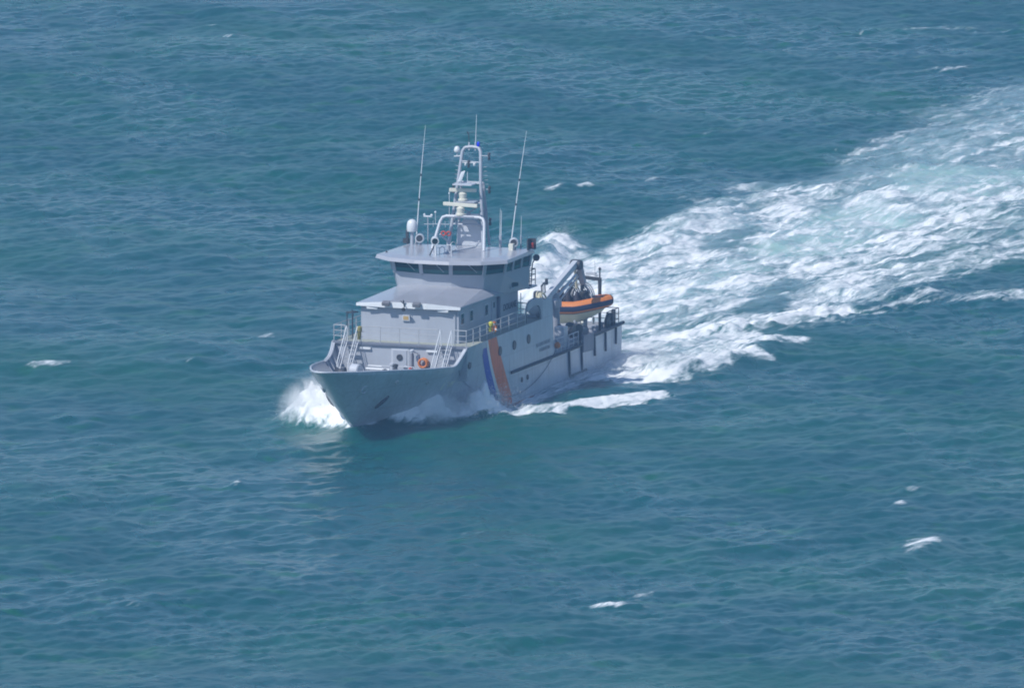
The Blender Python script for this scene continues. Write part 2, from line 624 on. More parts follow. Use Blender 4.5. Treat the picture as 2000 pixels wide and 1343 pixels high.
# stern bulwark inner plating
for s in (1, -1):
    mb = MB()
    mb.grid([[(X, s * (hb(X, z) - 0.1), z) for z in (1.72, 2.03)] for X in np.linspace(-21.1, -12.8, 10)])
    mb.build('stern_bulwark_plating', GREY, ship)
MB().box(-21.15, -21.02, -4.2, 4.2, 1.72, 2.05).build('stern_bulwark_plating', GREY, ship)

# bulkhead at the break of the foredeck ---------------------------------------
bh = MB().box(8.36, 8.46, -4.38, 4.38, 2.25, 4.3).build('foredeck_bulkhead', GREY, ship)
MB().box(8.3, 8.62, -4.45, 4.45, 4.24, 4.38).build('walkway_edge', mat('walkway_edge_slate', (0.16, 0.18, 0.23), 0.6, 0.1, 2.0), ship, bevel=0.02)
door = MB().box(8.46, 8.54, -0.46, 0.46, 2.42, 4.0).build('bulkhead_door', GREY, bh, bevel=0.03)
MB().box(8.46, 8.485, -0.58, 0.58, 2.32, 4.1).build('door_frame', LIGHTG, bh, bevel=0.008)
MB().lathe([(0.2, 0), (0.2, 0.05), (0.15, 0.06), (0.15, 0.02), (0.01, 0.02)], (8.54, 0, 3.55), (1, 0, 0), 18).build('door_porthole', DARK, bh, smooth='auto')
MB().box(8.46, 8.6, 0.72, 0.84, 2.35, 3.9).build('pipe_casing', mat('casing_slate', (0.2, 0.21, 0.25), 0.5), bh, bevel=0.02)
for y, z in ((-2.25, 4.02), (2.12, 4.02)):
    MB().box(8.47, 8.62, y - 0.36, y + 0.36, z - 0.07, z + 0.07).build('strip_lamp', WHITE, bh, bevel=0.03)
mb = MB()
mb.tube((8.5, 1.25, 3.0), (8.55, 1.2, 3.85), 0.05)
mb.tube((8.55, 1.2, 3.85), (8.85, 1.0, 4.0), 0.045)
mb.lathe([(0.05, -0.02), (0.14, 0.02), (0.15, 0.16), (0.04, 0.2)], (8.9, 0.95, 3.95), (0.3, -0.2, 1), 12)
mb.build('deck_lamp', LIGHTG, bh, smooth='auto')
mb = MB()
for k in range(4):
    mb.torus((8.62 + 0.09 * k, 1.62, 3.3), (1, 0.15, 0), 0.27 - 0.015 * (k % 2), 0.055, 18, 6)
mb.build('hose_reel', ORANGE, bh, smooth=True)
MB().box(8.5, 8.72, 1.2, 2.05, 2.92, 3.0).build('hose_bracket', GREY, bh)
MB().lathe([(0.02, 0), (0.1, 0.02), (0.11, 0.3), (0.05, 0.36)], (9.2, 0.95, 2.75), (0, 0, 1), 12).build('red_cap_vent', REDP, ship, smooth='auto')

# foredeck stairs ----------------------------------------------------------------
for yc in (-3.1, 3.05):
    stair = empty('foredeck_stair', ship)
    for dy in (-0.36, 0.36):
        y = yc + dy
        MB().beam((8.55, y, 4.3), (10.25, y, 2.32), 0.05, 0.16).build('stringer', LIGHTG, stair)
        mb = MB()
        mb.path([(8.45, y, 4.35), (8.5, y, 5.3), (8.62, y, 5.36), (10.3, y, 3.32), (10.35, y, 2.4)], 0.035, 8)
        mb.build('handrail', WHITE, stair, smooth='auto')
        MB().tube((8.6, y, 4.82), (10.3, y, 2.86), 0.022).build('handrail', LIGHTG, stair)
    for k in range(8):
        t = (k + 0.5) / 8
        MB().box(8.55 + 1.7 * t - 0.1, 8.55 + 1.7 * t + 0.12, yc - 0.35, yc + 0.35, 4.3 - 1.98 * t - 0.03, 4.3 - 1.98 * t).build('tread', STEEL, stair)


# guard rails ---------------------------------------------------------------------
def guard_rail(pts, h=1.0, bars=(0.33, 0.66, 1.0), spacing=1.35, r=0.026, material=STEEL, name='guard_rail'):
    g = empty(name, ship)
    pts = [Vector(p) for p in pts]
    for zf in bars:
        mb = MB()
        mb.path([p + Vector((0, 0, h * zf)) for p in pts], r * (1.15 if zf == 1.0 else 0.8), 6)
        mb.build('rail_bar', material, g, smooth='auto')
    first = True
    for a, b in zip(pts[:-1], pts[1:]):
        L = (b - a).length
        n = max(1, round(L / spacing))
        for k in range(0 if first else 1, n + 1):
            p = a.lerp(b, k / n)
            MB().tube(p, p + Vector((0, 0, h)), r * 1.1, n=6).build('rail_post', material, g)
        first = False
    return g


guard_rail([(8.52, -2.55, 4.38), (8.52, 2.5, 4.38)])
for s in (1, -1):
    guard_rail([(8.5, s * 3.6, 4.38), (8.48, s * 4.34, 4.38), (2.0, s * 4.28, 4.34), (-2.6, s * 4.28, 4.34)])
    guard_rail([(-7.75, s * 4.36, 1.75), (-9.9, s * 4.36, 1.75)], 0.95, spacing=0.7, material=LIGHTG)
    guard_rail([(-10.6, s * 4.36, 1.75), (-12.4, s * 4.36, 1.75)], 0.9, spacing=0.9, material=LIGHTG)
    guard_rail([(-4.3, s * 3.95, 6.5), (-5.4, s * 3.95, 6.5), (-5.4, s * 2.4, 6.5)], 1.0, material=DARK)
    MB().box(-5.5, -4.0, s * 4.05 if s < 0 else 2.3, s * -2.3 if s < 0 else 4.05, 6.38, 6.48).build('bridge_wing', GREY, ship, bevel=0.02) if s > 0 else \
        MB().box(-5.5, -4.0, -4.05, -2.3, 6.38, 6.48).build('bridge_wing', GREY, ship, bevel=0.02)
guard_rail([(-18.6, 4.12, 2.0), (-20.9, 4.12, 2.0), (-20.95, 0.5, 2.0)], 1.05, spacing=1.1, material=DARK)
guard_rail([(-18.6, -4.12, 2.0), (-20.9, -4.12, 2.0), (-20.95, -0.5, 2.0)], 1.05, spacing=1.1, material=DARK)
# frame of the gangway at the starboard front corner
mb = MB()
mb.path([(7.2, -3.95, 4.35), (7.2, -3.95, 5.9), (6.2, -3.95, 6.0), (6.2, -3.95, 4.35)], 0.04, 8)
mb.tube((7.2, -3.6, 4.35), (7.2, -3.6, 5.85), 0.035)
mb.build('gangway_frame', DARK, ship, smooth='auto')
MB().obox((6.7, -3.8, 5.96), (0.55, 0, 0.05), (0, 0.22, 0), (0, 0, 0.04)).build('gangway_step', DARK, ship)

# deckhouse ------------------------------------------------------------------------
DH = empty('deckhouse', ship)
front = [(6.7, -3.22), (6.92, -1.2), (6.92, 1.2), (6.7, 3.22)]
plan = front + [(-4.25, 3.22), (-4.25, -3.22)]
mb = MB()
mb.prism([(x, y, 4.3) for x, y in plan], (0, 0, 2.15))
mb.build('deckhouse_wall', GREY, DH, bevel=0.03)
# hipped roof with a white fascia at the front
rf = [(7.0, -3.42), (7.28, -1.25), (7.28, 1.25), (7.0, 3.42)]
zb_ = 6.44
mb = MB()
ztop_f = [6.6, 6.78, 6.78, 6.6]
bot = [(x, y, zb_) for x, y in rf] + [(-4.0, 3.42, zb_), (-4.0, -3.42, zb_)]
mid = [(x - 0.04, y, z) for (x, y), z in zip(rf, ztop_f)] + [(-4.0, 3.42, 6.52), (-4.0, -3.42, 6.52)]
crown = [(1.1, -2.75, 6.98), (1.75, -0.9, 7.16), (1.75, 0.9, 7.16), (1.1, 2.75, 6.98), (-3.6, 2.9, 6.9), (-3.6, -2.9, 6.9)]
n = 6
mb.add(bot + mid + crown, [tuple(range(n - 1, -1, -1))] + [(i, (i + 1) % n, n + (i + 1) % n, n + i) for i in range(n)] +
       [(n + i, n + (i + 1) % n, 2 * n + (i + 1) % n, 2 * n + i) for i in range(n)] + [tuple(range(2 * n, 3 * n))])
roof1 = mb.build('deckhouse_roof', ROOF, DH)
mb = MB()
for i in range(3):
    a, b = rf[i], rf[i + 1]
    za, zb2 = ztop_f[i], ztop_f[i + 1]
    mb.add([(a[0] + 0.02, a[1], zb_ - 0.01), (b[0] + 0.02, b[1], zb_ - 0.01), (b[0] - 0.01, b[1], zb2 + 0.005), (a[0] - 0.01, a[1], za + 0.005)], [(0, 1, 2, 3)])
o = mb.build('roof_fascia', WHITE, DH)
o.modifiers.new('thick', 'SOLIDIFY').thickness = 0.03
for s in (1, -1):
    for X, z in ((6.15, 5.78), (4.5, 5.78), (1.75, 5.76)):
        w = MB().box(X - 0.33, X + 0.33, *sorted((s * 3.2, s * 3.262)), z - 0.4, z + 0.4).build('window_frame', LIGHTG, DH, bevel=0.02)
        MB().box(X - 0.24, X + 0.24, *sorted((s * 3.262, s * 3.272)), z - 0.31, z + 0.31).build('window_pane', GLASS, DH)
    MB().box(-0.1, 0.75, *sorted((s * 3.2, s * 3.27)), 4.45, 6.25).build('side_door', GREY, DH, bevel=0.02)
    MB().box(0.25, 0.5, *sorted((s * 3.271, s * 3.285)), 5.75, 6.1).build('door_window', GLASS, DH)
    MB().box(-0.42, -0.22, *sorted((s * 3.2, s * 3.42)), 4.4, 6.36).build('cable_duct', mat('duct_slate', (0.14, 0.17, 0.23), 0.5), DH, bevel=0.02)
for y in (-2.35, 2.3):
    MB().box(6.8, 7.1, y - 0.36, y + 0.36, 6.26, 6.4).build('strip_lamp', WHITE, DH, bevel=0.03)
for y in (-1.28, 0.72):
    mb = MB()
    mb.obox((7.48, y, 6.72), (0.14, 0, -0.06), (0, 0.24, 0), (0.03, 0, 0.1))
    mb.tube((7.25, y, 6.6), (7.45, y, 6.7), 0.05)
    mb.build('floodlight', mat('floodlight_grey', (0.18, 0.18, 0.2), 0.4), DH, bevel=0.02)
mb = MB()
mb.tube((7.25, -0.15, 6.5), (7.45, -0.15, 6.95), 0.045)
mb.tube((7.45, -0.15, 6.75), (7.75, -0.22, 6.95), 0.03)
mb.lathe([(0.03, 0), (0.13, 0.22)], (7.45, -0.1, 6.5), (1, 0.1, -0.5), 12)
mb.build('deck_camera', DARK, DH, smooth='auto')
MB().box(6.93, 7.06, -0.38, 0.12, 5.62, 5.98).build('plate_holder', LIGHTG, DH, bevel=0.01)
MB().box(7.062, 7.075, -0.30, 0.04, 5.68, 5.92).build('notice_plate', SIGN, DH)
MB().tube((6.8, 3.0, 4.4), (6.8, 3.0, 6.4), 0.03).build('drain_pipe', GREY, DH)
text_mesh('deckhouse_lettering', 'DOUANE', 0.56, INK, DH, (-1.45, 3.235, 5.3), (-1, 0, 0), (0, 0, 1))
text_mesh('deckhouse_lettering', 'DOUANE', 0.56, INK, DH, (-3.85, -3.235, 5.3), (1, 0, 0), (0, 0, 1))

# wheelhouse ---------------------------------------------------------------------------
WH = empty('wheelhouse', ship)
Pbase = [(-4.0, 4.0), (-0.4, 3.3), (1.05, 2.75), (1.65, 0.9), (1.65, -0.9), (1.05, -2.75), (-0.4, -3.3), (-4.0, -4.0)]
Psill = [(-4.0, 4.1), (-0.3, 3.72), (1.25, 2.95), (1.85, 0.97), (1.85, -0.97), (1.25, -2.95), (-0.3, -3.72), (-4.0, -4.1)]
Phead = [(-4.0, 4.16), (-0.2, 3.92), (1.47, 3.08), (2.1, 1.0), (2.1, -1.0), (1.47, -3.08), (-0.2, -3.92), (-4.0, -4.16)]
Z0, Z1, Z2 = 6.42, 7.8, 8.62
mb = MB()
N8 = len(Pbase)
mb.add([(x, y, Z0) for x, y in Pbase] + [(x, y, Z1) for x, y in Psill],
       [(i, (i + 1) % N8, N8 + (i + 1) % N8, N8 + i) for i in range(N8)] + [tuple(range(N8)), tuple(range(N8, 2 * N8))])
mb.build('wheelhouse_wall', GREY, WH, bevel=0.02)


def facet(i, t, f):
    """point on window facet i: t along, f height fraction"""
    a = Vector((*Psill[i], Z1)).lerp(Vector((*Psill[i + 1], Z1)), t)
    b = Vector((*Phead[i], Z2)).lerp(Vector((*Phead[i + 1], Z2)), t)
    return a.lerp(b, f)


# recessed dark interior so that the panes have something behind them
mb = MB()
mb.prism([(x * 0.9 - 0.15, y * 0.9, Z1 + 0.02) for x, y in Psill], (0, 0, 0.02))
mb.box(-3.85, -3.7, -3.6, 3.6, Z1, Z2)
mb.box(0.2, 0.9, -2.3, 2.3, Z1 - 0.1, Z1 + 0.16)
mb.build('bridge_console', INTER, WH)
cuts = {0: [0.0, 0.36, 0.7, 1.0], 1: [0, 1.0], 2: [0, 1.0], 3: [0, 1.0], 4: [0, 1.0], 5: [0, 1.0], 6: [0.0, 0.3, 0.64, 1.0]}
for i in range(7):
    A, B = facet(i, 0, 0), facet(i, 1, 0)
    ed = (B - A).normalized()
    upv = (facet(i, 0.5, 1) - facet(i, 0.5, 0)).normalized()
    nrm = ed.cross(upv)
    if nrm.dot(Vector(((A.x + B.x) / 2 + 1.5, (A.y + B.y) / 2, 0))) < 0:
        nrm = -nrm
    L = (B - A).length
    cs = cuts[i]
    for k in range(len(cs) - 1):
        g = 0.10 / L
        t0, t1 = cs[k] + g, cs[k + 1] - g
        for f0, f1, gm in ((0.10, 0.42, GLASS_SEA), (0.42, 0.93, GLASS)):
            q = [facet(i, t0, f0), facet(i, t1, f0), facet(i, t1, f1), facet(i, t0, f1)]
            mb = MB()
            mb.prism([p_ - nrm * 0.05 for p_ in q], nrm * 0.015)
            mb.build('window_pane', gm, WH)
        if i in (2, 3, 4):
            MB().tube(facet(i, (t0 + t1) / 2, 0.95) + nrm * 0.03, facet(i, t0 + 0.2 * (t1 - t0), 0.3) + nrm * 0.03, 0.018, n=6).build('wiper', LIGHTG, WH)
    for k, t in enumerate(cs):
        if i > 0 and t == 0.0:
            continue
        w = 0.12
        mb = MB()
        mb.obox((facet(i, t, 0) + facet(i, t, 1)) / 2 - nrm * 0.03, ed * w, upv * ((Z2 - Z1) / 2 + 0.03), nrm * 0.05)
        mb.build('window_mullion', GREY, WH)
    for f, hgt in ((0.04, 0.05), (0.97, 0.035)):
        mb = MB()
        mb.obox((facet(i, 0, f) + facet(i, 1, f)) / 2 - nrm * 0.025, ed * (L / 2), upv * hgt, nrm * 0.045)
        mb.build('window_rail', GREY, WH)
MB().box(-4.05, -3.95, -4.1, 4.1, Z1, Z2).build('rear_wall', GREY, WH)
for s in (1, -1):
    MB().obox((-2.0, s * 3.78, 7.2), (0.42, -s * 0.07, 0), (0, s * 0.03, 0), (0, 0, 0.42)).build('side_window', GLASS, WH)
    MB().obox((-2.0, s * 3.77, 7.2), (0.5, -s * 0.085, 0), (0, s * 0.025, 0), (0, 0, 0.5)).build('side_window_frame', GREY, WH)
# roof slab with faceted brow
Rp = [(-4.6, 4.2), (0.95, 4.38), (2.2, 3.05), (2.8, 1.15), (2.8, -1.15), (2.2, -3.05), (0.95, -4.38), (-4.6, -4.2)]
mb = MB()
lo = [(x, y, 8.6) for x, y in Rp]
up_ = [(x - (0.10 if x > 0 else 0), y * 0.985, 8.82) for x, y in Rp]
crown = [(x * 0.8 - 0.4, y * 0.8, 8.92) for x, y in Rp]
mb.add(lo + up_ + crown, [tuple(range(N8 - 1, -1, -1))] + [(i, (i + 1) % N8, N8 + (i + 1) % N8, N8 + i) for i in range(N8)] +
       [(N8 + i, N8 + (i + 1) % N8, 2 * N8 + (i + 1) % N8, 2 * N8 + i) for i in range(N8)] + [tuple(range(2 * N8, 3 * N8))])
mb.build('wheelhouse_roof', ROOF, WH, bevel=0.025)
RZ = 8.9


# mast -------------------------------------------------------------------------------------
mast = empty('mast', ship)


def mtube(pts, r, name='mast_tube', material=GREY, n=10):
    mb = MB()
    mb.path(pts, r, n)
    return mb.build(name, material, mast, smooth='auto')


for s in (1, -1):
    mtube([(-3.55, s * 1.15, RZ), (-4.2, s * 0.76, 12.85), (-4.62, s * 0.6, 14.8), (-4.72, s * 0.46, 15.02)], 0.105)
    mtube([(-5.0, s * 1.05, RZ), (-4.75, s * 0.72, 12.85)], 0.085)
    mtube([(-3.75, s * 1.06, 10.1), (-4.85, s * 0.92, 11.2)], 0.05)
    mtube([(-4.05, s * 0.9, 11.6), (-4.85, s * 0.82, 10.6)], 0.05)
mtube([(-4.72, 0.46, 15.02), (-4.74, 0, 15.08), (-4.72, -0.46, 15.02)], 0.105)
for z, w, x in ((12.85, 0.76, -4.2), (11.65, 0.9, -4.0), (10.3, 1.02, -3.8)):
    mtube([(x, -w, z), (x, w, z)], 0.06)
    mtube([(x - 0.6, -w * 0.95, z), (x - 0.6, w * 0.95, z)], 0.05)
mtube([(-4.05, -0.95, 10.4), (-4.1, 0.85, 11.55)], 0.045)
mtube([(-4.05, 0.95, 10.4), (-4.1, -0.85, 11.55)], 0.045)
# wide lower frame
mtube([(-2.1, 1.72, RZ), (-2.9, 1.46, 10.55), (-3.0, 1.33, 10.8), (-3.05, 1.1, 10.88), (-3.05, -1.1, 10.88), (-3.0, -1.33, 10.8), (-2.9, -1.46, 10.55), (-2.1, -1.72, RZ)], 0.10, material=LIGHTG)
for s in (1, -1):
    mtube([(-3.05, s * 0.9, 10.86), (-3.9, s * 0.95, 10.9)], 0.06)
# platforms
MB().box(-4.5, -3.2, -0.78, 0.5, 12.80, 12.88).build('mast_platform', LIGHTG, mast, bevel=0.02)
MB().box(-4.3, -2.9, -0.55, 0.75, 10.86, 10.93).build('mast_platform', GREY, mast, bevel=0.02)
MB().box(-4.5, -3.3, -0.5, 0.65, 11.72, 11.78).build('mast_platform', GREY, mast, bevel=0.02)
# trunk behind the mast
mb = MB()
mb.prism([(-4.3, -0.85, RZ), (-4.3, 0.75, RZ), (-4.3, 0.75, 10.15), (-4.3, 0.35, 10.55), (-4.3, -0.45, 10.55), (-4.3, -0.85, 10.0)], (-0.3, 0, 0))
mb.build('mast_trunk', LIGHTG, mast, bevel=0.03)


def radar(x, y, z, half, ang, name):
    g = empty(name, ship)
    MB().lathe([(0.30, 0), (0.30, 0.1), (0.22, 0.14), (0.26, 0.45), (0.16, 0.52), (0.1, 0.56)], (x, y, z), (0, 0, 1), 16).build('radar_pedestal', CREAM, g, smooth='auto')
    d = Vector((math.sin(ang), math.cos(ang), 0))
    nn = Vector((d.y, -d.x, 0))
    MB().obox((x, y, z + 0.66), d * half, nn * 0.09, Vector((0, 0, 0.11))).build('scanner_bar', CREAM, g, bevel=0.03)


radar(-3.15, -0.2, 10.95, 1.22, R(10), 'radar')
radar(-3.7, -0.25, 11.8, 0.86, R(-8), 'radar')


def sub(name, material, mb, smooth='auto', bevel=0.0, parent=mast):
    return mb.build(name, material, parent, smooth=smooth, bevel=bevel)


# lights and aerials of the mast
sub('blue_beacon', BLUEL, MB().lathe([(0.09, 0), (0.1, 0.1), (0.09, 0.24), (0.04, 0.3)], (-4.72, 0.42, 15.12), n=14))
sub('antenna', WHITE, MB().tube((-4.74, 0.22, 15.1), (-4.85, 0.25, 17.1), 0.028, 0.014))
sub('antenna', DARK, MB().tube((-4.74, -0.2, 15.1), (-4.8, -0.25, 15.85), 0.03).tube((-4.8, -0.25, 15.85), (-4.8, -0.36, 16.0), 0.04).tube((-4.8, -0.25, 15.95), (-4.8, 0.08, 16.0), 0.012))
for y in (-0.2, 0.22):
    sub('antenna_foot', LIGHTG, MB().tube((-4.74, y, 14.85), (-4.74, y, 15.35), 0.055))
sub('radome', WHITE, MB().lathe([(0.14, 0), (0.2, 0.08), (0.2, 0.16), (0.17, 0.28), (0.1, 0.37), (0.02, 0.4)], (-4.6, -0.95, 14.7), n=16))
sub('radome_bracket', LIGHTG, MB().tube((-4.6, -0.55, 14.5), (-4.6, -1.15, 14.45), 0.04).tube((-4.6, -0.95, 14.45), (-4.6, -0.95, 14.72), 0.04))
for z, y in ((14.55, 1.2), (12.45, 1.22), (10.45, 1.28)):
    x = -4.5
    sub('navigation_light', DARK, MB().lathe([(0.06, -0.24), (0.085, -0.2), (0.085, -0.04), (0.055, -0.02), (0.055, 0.02), (0.085, 0.04), (0.085, 0.2), (0.06, 0.24)], (x, y, z), n=12))
    sub('light_bracket', GREY, MB().tube((x, 0.6, z + 0.02), (x, y, z + 0.02), 0.028))
sub('navigation_light', DARK, MB().lathe([(0.06, -0.24), (0.08, -0.2), (0.08, 0.2), (0.06, 0.24)], (-4.3, -0.08, 14.05), n=12))
sub('navigation_light', DARK, MB().lathe([(0.07, -0.26), (0.09, -0.22), (0.05, -0.08), (0.09, 0.0), (0.05, 0.12), (0.09, 0.22), (0.06, 0.26)], (-4.1, -1.02, 12.45), n=12))
sub('crosstree', LIGHTG, MB().tube((-4.45, -0.62, 14.2), (-4.45, 0.62, 14.15), 0.03).tube((-4.3, -0.5, 14.12), (-4.3, 0.42, 14.12), 0.03))
for y in (-0.28, 0.3):
    sub('lamp', WHITE, MB().lathe([(0.03, 0.06), (0.08, 0), (0.06, -0.12)], (-4.3, y, 14.06), n=10))
for k in range(5):
    z = 13.85 - 0.27 * k
    for s in (1, -1):
        y0 = 0.66 + 0.03 * k
        sub('dipole', STEEL, MB().tube((-4.5, s * y0, z), (-4.55, s * (y0 + 0.36), z + 0.02), 0.016, n=6))
sub('search_camera', WHITE, MB().obox((-3.9, -0.42, 13.3), (0.1, 0.06, 0), (-0.03, 0.11, 0.05), (-0.05, 0.1, 0.3)).tube((-3.9, -0.5, 12.88), (-3.9, -0.45, 13.1), 0.08), bevel=0.02)
sub('antenna', WHITE, MB().tube((-3.9, -0.02, 12.88), (-3.92, -0.02, 13.6), 0.02))
sub('antenna', WHITE, MB().tube((-3.3, -1.0, 10.4), (-3.35, -1.02, 12.25), 0.018).lathe([(0.03, 0), (0.06, 0.05), (0.05, 0.14)], (-3.35, -1.02, 12.2), n=10))
sub('climbing_ladder', GREY, (lambda m_: [m_.tube((-4.3, y, RZ), (-4.75, y * 0.8, 12.8), 0.025, n=6) for y in (0.75, 1.0)] and m_)(MB()))

# roof equipment --------------------------------------------------------------------------------
sat = empty('satellite_dome', ship)
MB().lathe([(0.12, RZ), (0.1, 9.95)], (-3.5, -3.55, 0), n=12).build('pedestal', GREY, sat, smooth='auto')
MB().lathe([(0.31, 9.75), (0.335, 9.8), (0.335, 10.1), (0.31, 10.28), (0.24, 10.42), (0.12, 10.5), (0.01, 10.52)], (-3.5, -3.55, 0), n=20).build('dome', WHITE, sat, smooth='auto')
MB().box(-3.55, -3.35, -3.92, -3.78, RZ + 0.25, 9.85).build('cable_box', DARK, sat, bevel=0.01)


def whip(p, q, r0=0.04, name='whip_antenna'):
    g = empty(name, ship)
    p, q = Vector(p), Vector(q)
    pts = [p.lerp(q, t) + Vector((-0.35 * t * t, 0, 0)) for t in (0, 0.25, 0.5, 0.75, 1)]
    mb = MB()
    mb.path(pts, [r0, r0 * 0.85, r0 * 0.7, r0 * 0.5, r0 * 0.25], 8)
    mb.build('rod', WHITE, g, smooth='auto')
    for t in (0.34, 0.56):
        MB().lathe([(r0 * 1.3, -0.07), (r0 * 1.3, 0.07)], p.lerp(q, t) + Vector((-0.35 * t * t, 0, 0)), q - p, 8).build('joint', DARK, g)
    MB().lathe([(0.1, -0.35), (0.08, 0.0), (0.05, 0.1)], p, n=10).build('foot', GREY, g, smooth='auto')


whip((-4.3, -3.55, 9.25), (-5.9, -3.65, 16.1))
whip((-4.3, 2.75, 9.25), (-6.1, 3.0, 16.0))
for x, y, h, r in ((-4.4, 1.95, 2.4, 0.022), (-4.2, 2.1, 2.3, 0.03), (-4.4, 3.35, 2.0, 0.02)):
    g = empty('rod_antenna', ship)
    MB().tube((x, y, RZ + 0.6), (x - 0.1, y, RZ + h), r, r * 0.5).build('rod', WHITE, g)
    MB().tube((x, y, RZ), (x, y, RZ + 0.75), 0.05).build('foot', GREY, g)
for y in (-3.05, 3.2):
    g = empty('loud_hailer', ship)
    MB().lathe([(0.28, 0.0), (0.28, 0.04), (0.23, 0.06), (0.12, -0.12), (0.05, -0.2)], (-3.5, y, RZ + 0.42), (0.93, 0.33, 0.05), 18).build('horn_bell', LIGHTG, g, smooth='auto')
    MB().lathe([(0.2, -0.001), (0.01, 0.001)], (-3.47, y, RZ + 0.42), (0.93, 0.33, 0.05), 18).build('horn_throat', DARK, g)
    MB().lathe([(0.3, -0.5), (0.29, -0.02)], (-3.5, y, RZ + 0.42), (0.93, 0.33, 0.05), 18).build('horn_body', LIGHTG, g, smooth='auto')
    MB().tube((-3.7, y, RZ), (-3.7, y, RZ + 0.3), 0.07).build('foot', GREY, g)
g = empty('wind_sensor', ship)
mb = MB()
mb.tube((-4.2, -2.75, RZ), (-4.2, -2.75, RZ + 1.75), 0.035)
mb.tube((-4.2, -3.0, RZ + 1.25), (-4.2, -1.3, RZ + 1.3), 0.02)
for y in (-2.4, -2.0, -1.6):
    mb.tube((-4.2, y, RZ + 1.1), (-4.2, y, RZ + 1.5), 0.02)
mb.build('post', GREY, g)
MB().obox((-4.2, -2.75, RZ + 1.75), (0.05, 0, 0), (0, 0.28, 0), (0, 0, 0.04)).lathe([(0.03, 0), (0.1, 0.03), (0.05, 0.12)], (-4.2, -2.5, RZ + 1.78), n=10).lathe([(0.03, 0), (0.08, 0.04), (0.05, 0.14)], (-4.2, -2.98, RZ + 1.78), n=10).build('sensor_arm', WHITE, g, bevel=0.01)
MB().lathe([(0.02, 0), (0.07, 0.05), (0.07, 0.1), (0.02, 0.15)], (-4.2, -2.25, RZ + 1.95), n=10).tube((-4.2, -2.25, RZ + 1.3), (-4.2, -2.25, RZ + 1.96), 0.015).build('gps_bulb', WHITE, g, smooth='auto')

g = empty('searchlight', ship)
MB().lathe([(0.12, -0.42), (0.22, -0.34), (0.26, 0.0), (0.26, 0.08), (0.2, 0.09)], (0.75, -0.5, RZ + 0.9), (0.9, 0.35, -0.15), 18).build('lamp_body', WHITE, g, smooth='auto')
MB().lathe([(0.19, 0.092), (0.01, 0.1)], (0.75, -0.5, RZ + 0.9), (0.9, 0.35, -0.15), 18).build('lamp_glass', GLASS, g)
for dx, dy, mm in ((0.3, -0.28, DARK), (0.25, 0.12, WHITE), (-0.3, -0.05, GREY)):
    MB().tube((0.7, -0.5, RZ + 0.72), (0.7 + dx, -0.5 + dy, RZ - 0.02), 0.045).build('stand_leg', mm, g)

g = empty('water_cannon', ship)
MB().tube((-0.3, 0.0, RZ - 0.02), (-0.3, 0.0, RZ + 0.75), 0.11).tube((-0.3, 0, RZ + 0.75), (0.5, -0.25, RZ + 1.3), 0.07, 0.05).build('cannon_pipe', GREY, g, smooth='auto')
MB().lathe([(0.3, 0), (0.3, 0.06), (0.16, 0.12)], (-0.3, 0, RZ - 0.02), n=14).build('base_flange', GREY, g)
for c_, ax in (((-0.1, -0.25, RZ + 1.28), (1, 0.2, 0.2)), ((-0.1, 0.1, RZ + 1.28), (1, 0.3, -0.3))):
    MB().torus(c_, ax, 0.13, 0.045, 14, 6).build('handwheel', REDP, g, smooth=True)
MB().torus((-0.45, 0.28, RZ + 0.45), (0.4, 1, 0), 0.28, 0.03, 16, 6).build('steering_wheel', STEEL, g, smooth=True)
mb = MB()
mb.path([(-0.2, 0.15, RZ + 0.12), (-2.6, 0.95, RZ + 0.16), (-3.0, 1.1, RZ + 0.5)], 0.06, 8)
mb.build('feed_pipe', GREY, g, smooth='auto')
mb = MB()
mb.path([(0.3, -0.35, RZ), (0.3, -0.35, RZ + 0.4), (0.25, -0.2, RZ + 0.5), (0.2, -0.05, RZ + 0.4), (0.2, -0.05, RZ)], 0.03, 8)
mb.build('hoop', GREY, g, smooth='auto')
MB().tube((0.9, 0.65, RZ - 0.05), (0.9, 0.65, RZ + 0.72), 0.025).tube((0.9, 0.65, RZ + 0.7), (0.9, 0.35, RZ + 0.72), 0.02).build('roof_stanchion', WHITE, ship)
g = empty('sidelight', ship)
MB().box(-4.25, -3.75, 3.98, 4.02, RZ - 0.02, RZ + 0.66).box(-4.25, -4.2, 4.02, 4.42, RZ - 0.02, RZ + 0.66).box(-4.2, -3.6, 4.02, 4.1, RZ - 0.02, RZ + 0.62).build('screen', DARK, g)
MB().lathe([(0.09, 0), (0.09, 0.3)], (-4.02, 4.25, RZ + 0.1), n=10).build('lantern', REDP, g)
g = empty('sidelight', ship)
MB().box(-4.25, -3.75, -4.02, -3.98, RZ - 0.02, RZ + 0.3).box(-4.25, -4.2, -4.42, -4.02, RZ - 0.02, RZ + 0.3).build('screen', DARK, g)
MB().box(-3.25, -2.9, 3.05, 3.35, RZ - 0.02, RZ + 0.42).build('roof_box', CREAM, ship, bevel=0.03)
MB().lathe([(0.05, 0), (0.07, 0.05), (0.03, 0.12)], (0.2, -3.9, RZ - 0.05), n=10).build('roof_knob', DARK, ship)
MB().lathe([(0.2, -0.12), (0.22, 0.0), (0.2, 0.03), (0.01, 0.05)], (-4.6, 4.3, 8.3), (0.9, 0.4, 0), 14).build('wing_floodlight', DARK, ship, smooth='auto')
mb = MB()
mb.path([(-4.3, 4.05, 6.5), (-4.4, 4.1, 7.9), (-4.5, 4.2, 8.2)], 0.04, 8)
mb.build('wing_post', DARK, ship, smooth='auto')

